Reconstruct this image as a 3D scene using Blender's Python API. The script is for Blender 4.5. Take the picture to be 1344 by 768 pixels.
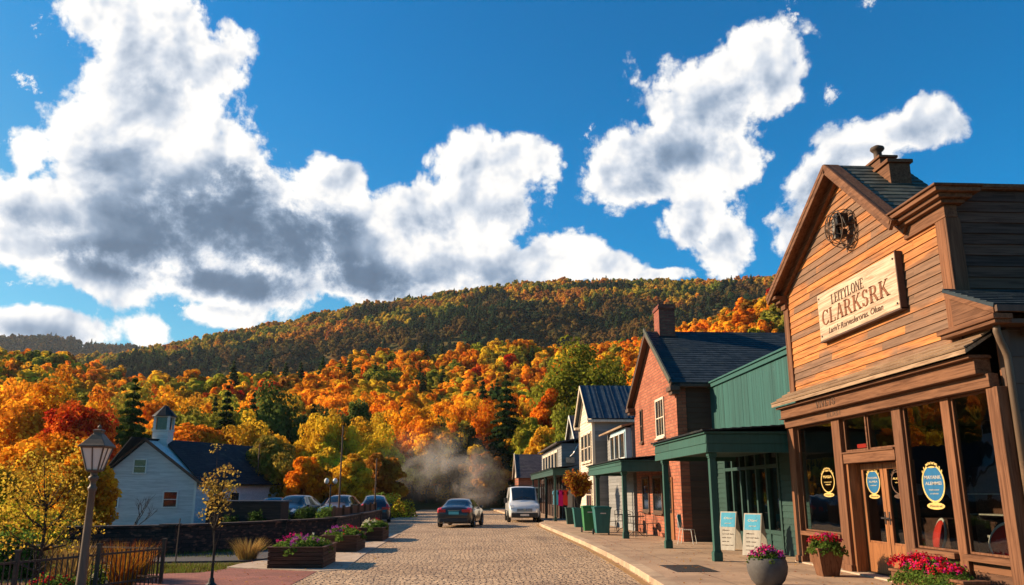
import bpy, bmesh, math, random
import numpy as np
from mathutils import Vector, Matrix
for _o in list(bpy.data.objects): bpy.data.objects.remove(_o)
SC = bpy.context.scene
R = math.radians
# ------------------------------------------------------------------ camera
FPX = 1061.0; PITCH = math.atan(263/FPX); YAW = math.atan(55*math.cos(PITCH)/FPX); EYE = 1.6
camd = bpy.data.cameras.new("camera"); cam = bpy.data.objects.new("camera", camd)
SC.collection.objects.link(cam); SC.camera = cam
camd.sensor_width = 36; camd.lens = FPX/1344*36; camd.clip_start = .1; camd.clip_end = 9000
cam.location = (0, 0, EYE); cam.rotation_euler = (R(90)+PITCH, 0, -YAW)
# ------------------------------------------------------------------ light
SUN_EL = R(24.0); SUN_AZ = R(-75.0)            # azimuth from +Y, negative towards -X
sun_dir = Vector((math.sin(SUN_AZ)*math.cos(SUN_EL), math.cos(SUN_AZ)*math.cos(SUN_EL), math.sin(SUN_EL)))
sl = bpy.data.lights.new("sun", 'SUN'); sl.energy = 5.0; sl.angle = R(.5); sl.color = (1.0, .76, .50)
so = bpy.data.objects.new("sun", sl); SC.collection.objects.link(so)
so.rotation_euler = sun_dir.to_track_quat('Z', 'Y').to_euler(); so.location = (-30, 10, 30)
SC.view_settings.view_transform = 'Standard'; SC.view_settings.look = 'None'
SC.view_settings.gamma = 1; SC.view_settings.use_curve_mapping = False
SC.view_settings.exposure = 1.0
SC.render.engine = 'CYCLES'
cy = SC.cycles
cy.max_bounces = 6; cy.diffuse_bounces = 2; cy.glossy_bounces = 3; cy.transmission_bounces = 4
cy.transparent_max_bounces = 8; cy.volume_bounces = 1; cy.sample_clamp_indirect = 5
cy.use_denoising = True; cy.caustics_reflective = False; cy.caustics_refractive = False
try: cy.denoiser = 'OPENIMAGEDENOISE'
except Exception: pass
cy.volume_step_rate = 2.0; cy.volume_max_steps = 128
# directions of the photograph's picture points, only used for skyline and cloud bearings
def ray(x, y):
    th, p = YAW, PITCH
    fw = np.array([math.sin(th)*math.cos(p), math.cos(th)*math.cos(p), math.sin(p)])
    rt = np.array([math.cos(th), -math.sin(th), 0.]); up = np.cross(rt, fw)
    d = fw + rt*(x-672)/FPX + up*(384-y)/FPX
    return d/np.linalg.norm(d)
def azel(x, y):
    d = ray(x, y); return math.atan2(d[0], d[1]), math.asin(d[2])

# ------------------------------------------------------------------ node helpers
class NT:
    def __init__(s, tree): s.t = tree; s.n = tree.nodes; s.l = tree.links
    def add(s, typ, **kw):
        n = s.n.new(typ)
        for k, v in kw.items(): setattr(n, k, v)
        return n
    def put(s, inp, v):
        if hasattr(v, 'is_output') or isinstance(v, bpy.types.NodeSocket): s.l.new(v, inp)
        elif v is not None: inp.default_value = v
    def math(s, op, a, b=None, c=None, clamp=False):
        n = s.add('ShaderNodeMath', operation=op); n.use_clamp = clamp
        s.put(n.inputs[0], a)
        if b is not None: s.put(n.inputs[1], b)
        if c is not None: s.put(n.inputs[2], c)
        return n.outputs[0]
    def vmath(s, op, a, b=None, c=None, out=0):
        n = s.add('ShaderNodeVectorMath', operation=op); s.put(n.inputs[0], a)
        if b is not None: s.put(n.inputs[1], b)
        if c is not None: s.put(n.inputs[2], c)
        return n.outputs[out]
    def mapr(s, v, a, b, c=0., d=1., smooth=True):
        n = s.add('ShaderNodeMapRange'); n.interpolation_type = 'SMOOTHSTEP' if smooth else 'LINEAR'
        s.put(n.inputs['Value'], v)
        for k, x in zip(('From Min', 'From Max', 'To Min', 'To Max'), (a, b, c, d)): s.put(n.inputs[k], x)
        return n.outputs['Result']
    def mix(s, f, a, b, mode='MIX'):
        n = s.add('ShaderNodeMix', data_type='RGBA', blend_type=mode); n.clamp_factor = True
        s.put(n.inputs['Factor'], f)
        for i, v in ((6, a), (7, b)):
            if isinstance(v, tuple) and len(v) == 3: v = v+(1,)
            s.put(n.inputs[i], v)
        return n.outputs[2]
    def noise(s, vec, scale, detail=4, rough=.55, dist=0., out='Fac'):
        n = s.add('ShaderNodeTexNoise'); s.put(n.inputs['Vector'], vec)
        n.inputs['Scale'].default_value = scale; n.inputs['Detail'].default_value = detail
        n.inputs['Roughness'].default_value = rough; n.inputs['Distortion'].default_value = dist
        return n.outputs[out]
    def mapping(s, vec, scale=(1, 1, 1), loc=(0, 0, 0), rot=(0, 0, 0)):
        n = s.add('ShaderNodeMapping'); s.put(n.inputs[0], vec)
        n.inputs['Scale'].default_value = scale; n.inputs['Location'].default_value = loc; n.inputs['Rotation'].default_value = rot
        return n.outputs[0]
    def obj(s): return s.add('ShaderNodeTexCoord').outputs['Object']
    def bump(s, h, strength=.5, dist=.02, normal=None):
        n = s.add('ShaderNodeBump'); n.inputs['Strength'].default_value = strength; n.inputs['Distance'].default_value = dist
        s.put(n.inputs['Height'], h)
        if normal is not None: s.put(n.inputs['Normal'], normal)
        return n.outputs[0]
def col4(c): return tuple(c)+(1,) if len(c) == 3 else tuple(c)
MATS = {}
def newmat(name):
    m = bpy.data.materials.new(name); m.use_nodes = True; m.node_tree.nodes.clear(); MATS[name] = m
    return m, NT(m.node_tree)
def finish(nt, shader, vol=None):
    o = nt.add('ShaderNodeOutputMaterial')
    if shader is not None: nt.l.new(shader, o.inputs['Surface'])
    if vol is not None: nt.l.new(vol, o.inputs['Volume'])
def princ(nt, color, rough=.7, metal=0., normal=None, spec=.4, **kw):
    n = nt.add('ShaderNodeBsdfPrincipled')
    nt.put(n.inputs['Base Color'], col4(color) if isinstance(color, (tuple, list)) else color)
    nt.put(n.inputs['Roughness'], rough); nt.put(n.inputs['Metallic'], metal)
    n.inputs['Specular IOR Level'].default_value = spec
    if normal is not None: nt.put(n.inputs['Normal'], normal)
    for k, v in kw.items(): nt.put(n.inputs[k], v)
    return n.outputs[0]

# ------------------------------------------------------------------ world: sky with cumulus
W = bpy.data.worlds.new("World"); SC.world = W; W.use_nodes = True; W.node_tree.nodes.clear()
nt = NT(W.node_tree)
sky = nt.add('ShaderNodeTexSky', sky_type='NISHITA'); sky.sun_disc = False
sky.sun_elevation = SUN_EL; sky.sun_rotation = SUN_AZ; sky.altitude = 300
sky.air_density = 1.0; sky.dust_density = .6; sky.ozone_density = 2.0
tc = nt.add('ShaderNodeTexCoord').outputs['Generated']
sx = nt.add('ShaderNodeSeparateXYZ'); nt.l.new(tc, sx.inputs[0])
az = nt.math('ARCTAN2', sx.outputs[0], sx.outputs[1]); el = nt.math('ARCSINE', sx.outputs[2])
cb = nt.add('ShaderNodeCombineXYZ'); nt.put(cb.inputs[0], az); nt.put(cb.inputs[1], el)
P = cb.outputs[0]
hs = nt.add('ShaderNodeHueSaturation'); nt.l.new(sky.outputs[0], hs.inputs['Color'])
hs.inputs['Saturation'].default_value = 1.35; hs.inputs['Value'].default_value = 1.0; hs.inputs['Hue'].default_value = .488
skyhi = nt.mix(1.0, hs.outputs[0], (.02, 1.06, 1.42), 'MULTIPLY')
skylo = nt.mix(1.0, hs.outputs[0], (.62, 1.05, 1.08), 'MULTIPLY')
skyc = nt.mix(nt.mapr(nt.math('ADD', el, nt.math('MULTIPLY', az, .45)), R(-2), R(26)), skylo, skyhi)
def field(P, blobs, k=.22):
    cur = None
    for (x, y, rx, ry) in blobs:
        a, e = azel(x, y); sxx, syy = FPX/rx, FPX/ry
        l = nt.vmath('LENGTH', nt.vmath('MULTIPLY_ADD', P, (sxx, syy, 0), (-a*sxx, -e*syy, 0)), out=1)
        cur = l if cur is None else nt.math('SMOOTH_MIN', cur, l, k)
    return nt.math('SUBTRACT', 1.0, cur)
BL = [(140, 26, 62, 38), (215, 50, 95, 70), (262, 95, 60, 50), (205, 150, 110, 80), (150, 215, 90, 75), (265, 215, 90, 70),
      (300, 290, 150, 85), (180, 310, 150, 75), (55, 275, 120, 42), (30, 320, 90, 32), (390, 320, 110, 60), (440, 235, 50, 30),
      (300, 372, 160, 38), (120, 355, 90, 32), (460, 330, 80, 60), (38, 200, 24, 30),
      (650, 215, 88, 46), (640, 270, 88, 60), (555, 290, 75, 52), (600, 345, 140, 50), (490, 360, 120, 48), (735, 338, 66, 36), (800, 350, 50, 22), (690, 375, 80, 26),
      (800, 355, 60, 18), (870, 360, 45, 11), (60, 430, 85, 26), (198, 437, 32, 22), (285, 412, 60, 18),
      (1000, 78, 62, 44), (1020, 110, 50, 40), (925, 130, 95, 62), (895, 205, 110, 55), (850, 240, 90, 45), (905, 285, 62, 44),
      (948, 330, 40, 34), (1195, 172, 76, 34), (1130, 195, 70, 40), (1090, 240, 60, 48), (1060, 310, 46, 48)]
DK = [(310, 305, 150, 66), (350, 355, 180, 44), (210, 345, 120, 28), (480, 380, 90, 30), (400, 300, 80, 30), (320, 240, 50, 30)]
DS = [(60, 292, 100, 20), (200, 290, 60, 30), (590, 365, 140, 28), (685, 290, 70, 30), (560, 300, 60, 26), (225, 120, 80, 36), (900, 205, 110, 30), (860, 260, 80, 34), (975, 150, 60, 50), (1085, 255, 60, 46), (1190, 192, 70, 22),
      (60, 437, 70, 12), (170, 215, 50, 26), (930, 310, 40, 30)]
nP = nt.vmath('ADD', P, nt.vmath('MULTIPLY', nt.vmath('SUBTRACT', nt.noise(P, 5, 2, .5, out='Color'), (.5, .5, .5)), (.05, .05, 0)))
f1 = nt.noise(nP, 10.5, 10, .60)
def puff(v, sc=15.0):
    n = nt.add('ShaderNodeTexVoronoi', feature='F1'); n.normalize = True
    nt.put(n.inputs['Vector'], v); n.inputs['Scale'].default_value = sc; n.inputs['Detail'].default_value = 3
    n.inputs['Roughness'].default_value = .55; n.inputs['Lacunarity'].default_value = 2.1
    return nt.math('SUBTRACT', 1.0, n.outputs['Distance'])
rb = puff(nP)
dens = nt.math('ADD', field(P, BL), nt.math('MULTIPLY', nt.math('SUBTRACT', f1, .49), 1.9))
dens = nt.math('ADD', dens, nt.math('MULTIPLY', nt.math('SUBTRACT', rb, .66), 1.5))
fine = nt.noise(nP, 44.0, 6, .65)
dens = nt.math('ADD', dens, nt.math('MULTIPLY', nt.math('SUBTRACT', fine, .5), .8))
mask = nt.mapr(dens, -.02, .30)
s1 = nt.noise(nP, 9.0, 4, .5)
s2 = nt.noise(nt.vmath('ADD', nP, (-.020, .016, 0)), 9.0, 4, .5)
rb2 = puff(nt.vmath('ADD', nP, (-.009, .008, 0)))
rel = nt.math('ADD', nt.math('MULTIPLY', nt.math('SUBTRACT', s1, s2), 1.9), nt.math('MULTIPLY', nt.math('SUBTRACT', rb, rb2), 1.3))
dk = nt.math('ADD', field(P, DK, .3), nt.math('MULTIPLY', nt.math('SUBTRACT', nt.noise(nP, 4.0, 4, .45), .5), .9))
ds = nt.math('ADD', field(P, DS, .3), nt.math('MULTIPLY', nt.math('SUBTRACT', nt.noise(nP, 5.0, 3, .45), .5), 1.0))
dk = nt.math('MAXIMUM', nt.math('MULTIPLY', nt.mapr(dk, -.5, .35), nt.mapr(dens, .15, .85)), nt.math('MULTIPLY', nt.math('MULTIPLY', nt.mapr(ds, -.7, .8), nt.mapr(dens, .1, .9)), .50))
rel = nt.math('MULTIPLY', rel, nt.math('SUBTRACT', 1.0, nt.math('MULTIPLY', dk, .8)))
lite = nt.math('ADD', nt.math('SUBTRACT', .97, nt.math('MULTIPLY', nt.mapr(dens, .2, 1.4), .17)), rel)
lite = nt.math('SUBTRACT', lite, nt.math('MULTIPLY', dk, .64), clamp=False)
cr = nt.add('ShaderNodeValToRGB'); nt.l.new(lite, cr.inputs[0])
e = cr.color_ramp.elements; e[0].position = .0; e[0].color = (.07, .105, .17, 1); e[1].position = 1.0; e[1].color = (1, .985, .95, 1)
for p_, c_ in ((.25, (.125, .195, .30)), (.5, (.29, .38, .51)), (.75, (.66, .71, .79)), (.9, (.93, .92, .91))):
    q = e.new(p_); q.color = c_+(1,)
cl10 = nt.mix(1.0, cr.outputs[0], (9.0, 9.0, 9.0), 'MULTIPLY')
n_ = cl10.node; n_.clamp_result = False
BS = [(50, 30, 50, 34), (32, 104, 30, 16), (40, 205, 40, 44), (782, 168, 34, 20), (1035, 25, 30, 30), (1135, 4, 40, 14), (10, 372, 20, 12), (955, 320, 46, 44), (1090, 130, 16, 30), (150, 360, 80, 40), (945, 348, 40, 18), (225, 405, 60, 20)]
dS = nt.math('ADD', field(P, BS, .1), nt.math('MULTIPLY', nt.math('SUBTRACT', nt.noise(nP, 34.0, 9, .70), .62), 7.5))
mask = nt.math('MAXIMUM', mask, nt.mapr(dS, .0, 1.0))
fin = nt.mix(mask, skyc, cl10)
bg = nt.add('ShaderNodeBackground'); nt.l.new(fin, bg.inputs[0]); bg.inputs[1].default_value = .06
wo = nt.add('ShaderNodeOutputWorld'); nt.l.new(bg.outputs[0], wo.inputs[0])
W.cycles.sampling_method = 'MANUAL'; W.cycles.sample_map_resolution = 512

# ------------------------------------------------------------------ mesh helpers
rng = random.Random(7)
COL = SC.collection
class FR:                      # a frame: s along, n out, z up (axes in world space)
    def __init__(s, O, S, N, Z=(0, 0, 1)):
        s.O = np.array(O, float); s.S = np.array(S, float); s.N = np.array(N, float); s.Z = np.array(Z, float)
    def w(s, a, n, z): return tuple(s.O + a*s.S + n*s.N + z*s.Z)
WORLD = FR((0, 0, 0), (1, 0, 0), (0, 1, 0))
def street(X): return FR((X, 0, 0), (0, 1, 0), (-1, 0, 0))       # wall along the street, s = world Y, facing the street
def endw(Y): return FR((0, Y, 0), (1, 0, 0), (0, -1, 0))         # wall across the street, s = world X, facing the camera
class MB:
    def __init__(s): s.v = []; s.f = []; s.t = []
    def face(s, idx, t=.5): s.f.append(tuple(idx)); s.t.append(t)
    def box(s, x0, x1, y0, y1, z0, z1, t=.5, fr=WORLD):
        b = len(s.v)
        for (x, y, z) in ((x0,y0,z0),(x1,y0,z0),(x1,y1,z0),(x0,y1,z0),(x0,y0,z1),(x1,y0,z1),(x1,y1,z1),(x0,y1,z1)): s.v.append(fr.w(x, y, z))
        for q in ((0,3,2,1),(4,5,6,7),(0,1,5,4),(1,2,6,5),(2,3,7,6),(3,0,4,7)): s.face([b+i for i in q], t)
        return s
    def prism(s, pts, d, t=.5):       # polygon (3D points) extruded by vector d
        b = len(s.v); n = len(pts); d = np.array(d, float)
        for p in pts: s.v.append(tuple(p))
        for p in pts: s.v.append(tuple(np.array(p, float)+d))
        s.face(list(range(b, b+n))[::-1], t); s.face(range(b+n, b+2*n), t)
        for i in range(n): j = (i+1) % n; s.face((b+i, b+j, b+n+j, b+n+i), t)
        return s
    def bar(s, p, q, w, h=None, t=.5, up=(0, 0, 1)):   # rectangular bar between two points
        h = h or w; p = Vector(p); q = Vector(q); d = (q-p).normalized(); u = Vector(up)
        if abs(d.dot(u)) > .98: u = Vector((0, 1, 0))
        a = d.cross(u).normalized()*w/2; c = a.cross(d).normalized()*h/2
        return s.prism([p-a-c, p+a-c, p+a+c, p-a+c], q-p, t)
    def tube(s, pts, rad, k=8, t=.5, cap=True):
        pts = [Vector(p) for p in pts]; rad = rad if isinstance(rad, (list, tuple)) else [rad]*len(pts)
        b = len(s.v); a = None
        for i, p in enumerate(pts):
            d = (pts[min(i+1, len(pts)-1)]-pts[max(i-1, 0)]).normalized()
            if a is None:
                a = d.cross(Vector((0, 0, 1)))
                if a.length < .05: a = d.cross(Vector((0, 1, 0)))
            a = (a-d*a.dot(d)).normalized(); c = d.cross(a)
            for j in range(k):
                g = 2*math.pi*j/k; s.v.append(tuple(p+(a*math.cos(g)+c*math.sin(g))*rad[i]))
        for i in range(len(pts)-1):
            for j in range(k):
                j2 = (j+1) % k; s.face((b+i*k+j, b+i*k+j2, b+(i+1)*k+j2, b+(i+1)*k+j), t)
        if cap: s.face([b+j for j in range(k)][::-1], t); s.face([b+(len(pts)-1)*k+j for j in range(k)], t)
        return s
    def lathe(s, prof, c=(0, 0, 0), k=20, t=.5, sq=0):     # prof: (r, z)
        b = len(s.v)
        for (r, z) in prof:
            for j in range(k):
                g = 2*math.pi*(j+.5)/k; s.v.append((c[0]+r*math.cos(g), c[1]+r*math.sin(g), c[2]+z))
        for i in range(len(prof)-1):
            for j in range(k):
                j2 = (j+1) % k; s.face((b+i*k+j, b+i*k+j2, b+(i+1)*k+j2, b+(i+1)*k+j), t)
        s.face([b+j for j in range(k)][::-1], t); s.face([b+(len(prof)-1)*k+j for j in range(k)], t)
        return s
    def build(s, name, mat, parent=None, bevel=0, smooth=False, label=None):
        off = Vector((0, 0, 0)); p = parent
        while p is not None: off += p.location; p = p.parent
        me = bpy.data.meshes.new(name); me.from_pydata([tuple(Vector(v)-off) for v in s.v], [], s.f)
        bm = bmesh.new(); bm.from_mesh(me); bmesh.ops.recalc_face_normals(bm, faces=bm.faces); bm.to_mesh(me); bm.free()
        at = me.attributes.new('tint', 'FLOAT', 'FACE'); at.data.foreach_set('value', np.array(s.t, dtype=np.float32))
        if smooth: me.polygons.foreach_set('use_smooth', [True]*len(me.polygons))
        me.materials.append(mat if not isinstance(mat, str) else M[mat])
        o = bpy.data.objects.new(name, me); COL.objects.link(o); o.parent = parent
        if bevel:
            b = o.modifiers.new('bevel', 'BEVEL'); b.width = bevel; b.segments = 2; b.limit_method = 'ANGLE'
        if label: o['label'] = label
        return o
def tag(o, label=None, cat=None, group=None, kind=None):
    for k, v in (('label', label), ('category', cat), ('group', group), ('kind', kind)):
        if v: o[k] = v
    return o
def thing(name, loc, label, cat, group=None):
    o = bpy.data.objects.new(name, None); COL.objects.link(o); o.location = loc; o.empty_display_size = .2
    return tag(o, label, cat, group)
def copy_tree(o, parent=None):
    c = o.copy(); COL.objects.link(c); c.parent = parent
    for ch in list(o.children): copy_tree(ch, c)
    return c
def clip(poly, a, b, c):       # keep a*x+b*y<=c
    out = []
    for i in range(len(poly)):
        p, q = poly[i], poly[(i+1) % len(poly)]; dp, dq = a*p[0]+b*p[1]-c, a*q[0]+b*q[1]-c
        if dp <= 0: out.append(p)
        if (dp < 0 < dq) or (dq < 0 < dp):
            t = dp/(dp-dq); out.append((p[0]+t*(q[0]-p[0]), p[1]+t*(q[1]-p[1])))
    return out
def siding(mb, fr, poly, bh=.14, th=.018, seg=(2., 4.), gap=.004, seed=1, back=0., jit=0.):   # lapped boards (or roof slates) inside a convex outline
    r = random.Random(seed); z0 = min(p[1] for p in poly); z1 = max(p[1] for p in poly); k = 0
    while z0+k*bh < z1:
        za, zb = z0+k*bh, min(z0+(k+1)*bh, z1); k += 1
        st = clip(clip(poly, 0, 1, zb-gap), 0, -1, -za)
        if len(st) < 3: continue
        x0 = min(p[0] for p in st); x1 = max(p[0] for p in st); x = x0-r.uniform(0, seg[0])
        while x < x1:
            l = r.uniform(*seg); pc = clip(clip(st, 1, 0, x+l-gap*.6), -1, 0, -x); x += l
            if len(pc) < 3 or max(p[0] for p in pc)-min(p[0] for p in pc) < .004: continue
            t = r.random(); b = len(mb.v); n = len(pc); dz = r.uniform(-jit, jit)
            for p in pc: mb.v.append(fr.w(p[0], back, p[1]))
            for p in pc: mb.v.append(fr.w(p[0], back+.004+(th+dz)*(1-(p[1]-za)/bh), p[1]))
            mb.face(list(range(b, b+n))[::-1], t); mb.face(range(b+n, b+2*n), t)
            for i in range(n): j = (i+1) % n; mb.face((b+i, b+j, b+n+j, b+n+i), t)
    return mb
def rowpoly(fr, s0, s1, z0, z1): return [(s0, z0), (s1, z0), (s1, z1), (s0, z1)]
def slopefr(e0, e1, r0):        # frame on a roof slope: e0,e1 eave ends, r0 a point up the slope above e0
    e0, e1, r0 = (np.array(v, float) for v in (e0, e1, r0)); S = (e1-e0)/np.linalg.norm(e1-e0)
    Z = (r0-e0)-S*((r0-e0)@S); L = np.linalg.norm(Z); Z = Z/L; N = np.cross(S, Z)
    if N[2] < 0: N = -N
    return FR(e0, S, N, Z), np.linalg.norm(e1-e0), L

# ------------------------------------------------------------------ materials
M = {}
def attr(nt, name='tint', typ='GEOMETRY', out='Fac'):
    n = nt.add('ShaderNodeAttribute', attribute_name=name, attribute_type=typ); return n.outputs[out]
def m_rough(name, c, c2=None, rough=.8, sc=6., bump=.3, bd=.01, tint=0., spec=.3, metal=0., fine=60.):
    m, nt = newmat(name); o = nt.obj(); c2 = c2 or tuple(x*.7 for x in c)
    f = nt.mapr(nt.noise(o, sc, 5, .6), .3, .7); k = nt.mix(f, c, c2)
    if tint:
        k = nt.mix(nt.math('MULTIPLY', attr(nt), 1.0), nt.mix(1., k, (1-tint,)*3, 'MULTIPLY'), nt.mix(1., k, (1+tint,)*3, 'MULTIPLY')); k.node.clamp_result = False
    g = nt.noise(o, fine, 3, .6)
    k = nt.mix(.25, k, nt.mix(1., k, nt.mapr(g, .2, .8, .5, 1.5), 'MULTIPLY'))
    r = nt.math('ADD', rough-.08, nt.math('MULTIPLY', g, .16))
    finish(nt, princ(nt, k, r, metal, nt.bump(nt.math('ADD', g, nt.noise(o, sc*3, 3)), bump, bd), spec)); M[name] = m; return m
def m_wood(name, c1, c2, c3, axis=1, rough=.75, spec=.25, wear=None, coat=0., grey=None):    # boards: grain along axis, a colour per board from the tint attribute
    m, nt = newmat(name); o = nt.obj(); t = attr(nt)
    s = [22, 22, 22]; s[axis] = 1.1
    sh = nt.add('ShaderNodeCombineXYZ'); nt.put(sh.inputs[(axis+1) % 3], nt.math('MULTIPLY', t, 37.)); nt.put(sh.inputs[axis], nt.math('MULTIPLY', t, 91.))
    v = nt.vmath('ADD', nt.mapping(o, tuple(s)), sh.outputs[0])
    g = nt.noise(v, 1.0, 6, .65, .8); b = nt.noise(v, .22, 3, .5)
    cr = nt.add('ShaderNodeValToRGB'); nt.put(cr.inputs[0], t); e = cr.color_ramp.elements
    e[0].color = col4(c3); e[1].color = col4(c1); e[1].position = .9; q = e.new(.22); q.color = col4(c2); q = e.new(.6); q.color = tuple((a+bb)/2 for a, bb in zip(c1, c2))+(1,)
    k = nt.mix(nt.mapr(g, .35, .72), cr.outputs[0], nt.mix(1., cr.outputs[0], (.42, .36, .32), 'MULTIPLY'))
    k = nt.mix(nt.mapr(b, .45, .75, 0, .55), k, nt.mix(1., k, (.62, .6, .62), 'MULTIPLY'))
    if grey: sg_ = [1.3]*3; sg_[axis] = .28; k = nt.mix(nt.mapr(nt.math('ADD', nt.noise(nt.mapping(o, tuple(sg_)), 1., 5, .6), nt.math('MULTIPLY', nt.math('SUBTRACT', t, .5), -.30)), .41, .58, 0, .85), k, nt.mix(nt.mapr(g, .3, .7), grey, tuple(x*.55 for x in grey)))
    if wear: k = nt.mix(nt.mapr(nt.noise(o, 2.3, 6, .7), .54, .68, 0, .7), k, wear)
    finish(nt, princ(nt, k, nt.mapr(g, 0, 1, rough-.1, rough+.12), 0, nt.bump(nt.math('ADD', g, nt.math('MULTIPLY', b, .5)), .45, .006), spec, **{'Coat Weight': coat})); M[name] = m; return m
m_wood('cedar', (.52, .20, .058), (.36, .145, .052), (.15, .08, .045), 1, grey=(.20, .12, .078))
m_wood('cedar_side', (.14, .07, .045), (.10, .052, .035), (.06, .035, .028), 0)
m_wood('trim_wood', (.20, .088, .042), (.16, .072, .036), (.12, .058, .033), 1)
m_wood('trim_upright', (.22, .092, .042), (.17, .075, .037), (.13, .06, .033), 2)
m_wood('door_wood', (.34, .135, .045), (.28, .11, .04), (.2, .085, .035), 2, .5, .4)
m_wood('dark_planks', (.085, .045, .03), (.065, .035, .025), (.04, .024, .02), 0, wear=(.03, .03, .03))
m_wood('planter_wood', (.13, .055, .03), (.10, .042, .025), (.065, .03, .02), 0)
m_wood('old_fascia', (.40, .27, .17), (.33, .22, .14), (.25, .17, .11), 1)
m_wood('sign_board', (.60, .44, .31), (.58, .42, .30), (.56, .40, .29), 1, .8)
def slate(name, c, c2, spec=.35):
    m, nt = newmat(name); o = nt.obj(); t = attr(nt)
    k = nt.mix(t, c, c2); k = nt.mix(nt.mapr(nt.noise(o, 5, 5), .4, .7, 0, .6), k, tuple(x*.55 for x in c)); g = nt.noise(o, 35, 4, .7)
    k = nt.mix(nt.mapr(nt.noise(o, 1.3, 4), .55, .75, 0, .3), k, (.09, .10, .06))
    finish(nt, princ(nt, k, nt.mapr(g, 0, 1, .45, .75), 0, nt.bump(g, .4, .006), spec)); M[name] = m
slate('slate_blue', (.022, .034, .045), (.042, .056, .068), .15); slate('slate_grey', (.07, .075, .062), (.13, .13, .105), .12); slate('slate_dark', (.014, .017, .022), (.028, .03, .035), .1); slate('slate_brown', (.045, .035, .04), (.075, .058, .06))
def metalroof():
    m, nt = newmat('blue_metal_roof'); o = nt.obj(); w = nt.add('ShaderNodeTexWave', wave_type='BANDS', bands_direction='X'); nt.put(w.inputs[0], o)
    w.inputs['Scale'].default_value = 1.15; w.inputs['Distortion'].default_value = .3
    k = nt.mix(nt.mapr(nt.noise(o, 4, 6, .75), .4, .65), (.02, .034, .055), (.045, .07, .095)); k = nt.mix(nt.mapr(nt.noise(nt.mapping(o, (7, 2, 2)), 3, 5, .8), .56, .7, 0, .7), k, (.16, .2, .24))
    finish(nt, princ(nt, k, .45, .2, nt.bump(w.outputs['Fac'], .6, .03), .25)); M['blue_metal_roof'] = m
metalroof()
def brickmat(name, ax, c1=(.40, .135, .075), c2=(.27, .08, .048), mort=(.17, .09, .06)):
    m, nt = newmat(name); o = nt.obj(); sp = nt.add('ShaderNodeSeparateXYZ'); nt.put(sp.inputs[0], o); cb = nt.add('ShaderNodeCombineXYZ')
    nt.put(cb.inputs[0], sp.outputs[ax]); nt.put(cb.inputs[1], sp.outputs[2]); b = nt.add('ShaderNodeTexBrick'); nt.put(b.inputs[0], cb.outputs[0])
    for k_, v_ in (('Scale', 1.), ('Brick Width', .30), ('Row Height', .115), ('Mortar Size', .014), ('Mortar Smooth', .3), ('Bias', 0.)): b.inputs[k_].default_value = v_
    b.inputs['Color1'].default_value = col4(c1); b.inputs['Color2'].default_value = col4(c2); b.inputs['Mortar'].default_value = col4(mort)
    n = nt.noise(o, 1.6, 5, .6); k = nt.mix(nt.mapr(n, .45, .7, 0, .4), b.outputs[0], nt.mix(1., b.outputs[0], (.6, .5, .5), 'MULTIPLY'))
    k = nt.mix(nt.mapr(nt.noise(nt.mapping(o, (4, 4, 12)), 1, 3), .5, .8, 0, .5), k, (.5, .2, .12))
    hgt = nt.math('ADD', nt.math('MULTIPLY', b.outputs['Fac'], -1.), nt.math('MULTIPLY', nt.noise(o, 50, 3), .4))
    finish(nt, princ(nt, k, .85, 0, nt.bump(hgt, .7, .008), .2)); M[name] = m
brickmat('brick_street', 1); brickmat('brick_end', 0); brickmat('chimney_brick_sunlit', 1, (.30, .085, .055), (.22, .06, .045)); brickmat('chimney_brick_shaded', 0, (.24, .07, .05), (.17, .05, .04))  # chimney brick: sunlit street face painted lighter, shaded end darker
brickmat('stone_wall', 0, (.05, .034, .028), (.032, .024, .022), (.02, .016, .014))
def paint(name, c, wear=None, rough=.6, axis=2, chip=.62, tint=.16):
    m, nt = newmat(name); o = nt.obj(); s = [9, 9, 9]; s[axis] = .8; v = nt.mapping(o, tuple(s))
    n = nt.noise(v, 1.2, 6, .65); wear = wear or tuple(x*.6 for x in c); t = attr(nt)
    k = nt.mix(nt.mapr(n, .35, .75), c, tuple(x*.72 for x in c)); k = nt.mix(nt.mapr(nt.noise(o, 1.7, 7, .75), chip, chip+.14, 0, .75), k, wear)
    k2 = nt.mix(t, nt.mix(1., k, (1-tint,)*3, 'MULTIPLY'), nt.mix(1., k, (1+tint,)*3, 'MULTIPLY')); k2.node.clamp_result = False
    finish(nt, princ(nt, k2, rough, 0, nt.bump(nt.math('ADD', n, nt.noise(o, 60, 3)), .25, .004), .35)); M[name] = m
paint('green_paint', (.018, .078, .062), (.045, .11, .09)); paint('green_board', (.020, .090, .082), (.09, .165, .15), .7, 2); paint('green_dark', (.014, .05, .042), (.03, .07, .06), .65, 0)
paint('white_paint', (.72, .69, .63), (.5, .47, .43)); paint('cream_paint', (.66, .56, .44), (.45, .37, .3)); paint('grey_siding', (.22, .215, .21), (.17, .16, .15), .75, 0); paint('white_siding', (.60, .58, .55), (.48, .46, .44), .7, 0, tint=.07)
paint('blue_trim', (.33, .47, .56), (.5, .52, .5)); paint('brown_paint', (.10, .055, .035)); paint('black_iron', (.022, .02, .019), (.06, .035, .022), .5); paint('dark_brown_siding', (.085, .045, .032), (.06, .035, .03), .75, 0)
paint('teal_plastic', (.02, .135, .125), (.03, .15, .14), .45, chip=.75); paint('green_plastic', (.035, .20, .07), (.05, .2, .09), .45, chip=.75); paint('rust_iron', (.07, .045, .03), (.15, .07, .035), .7, chip=.5)
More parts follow.
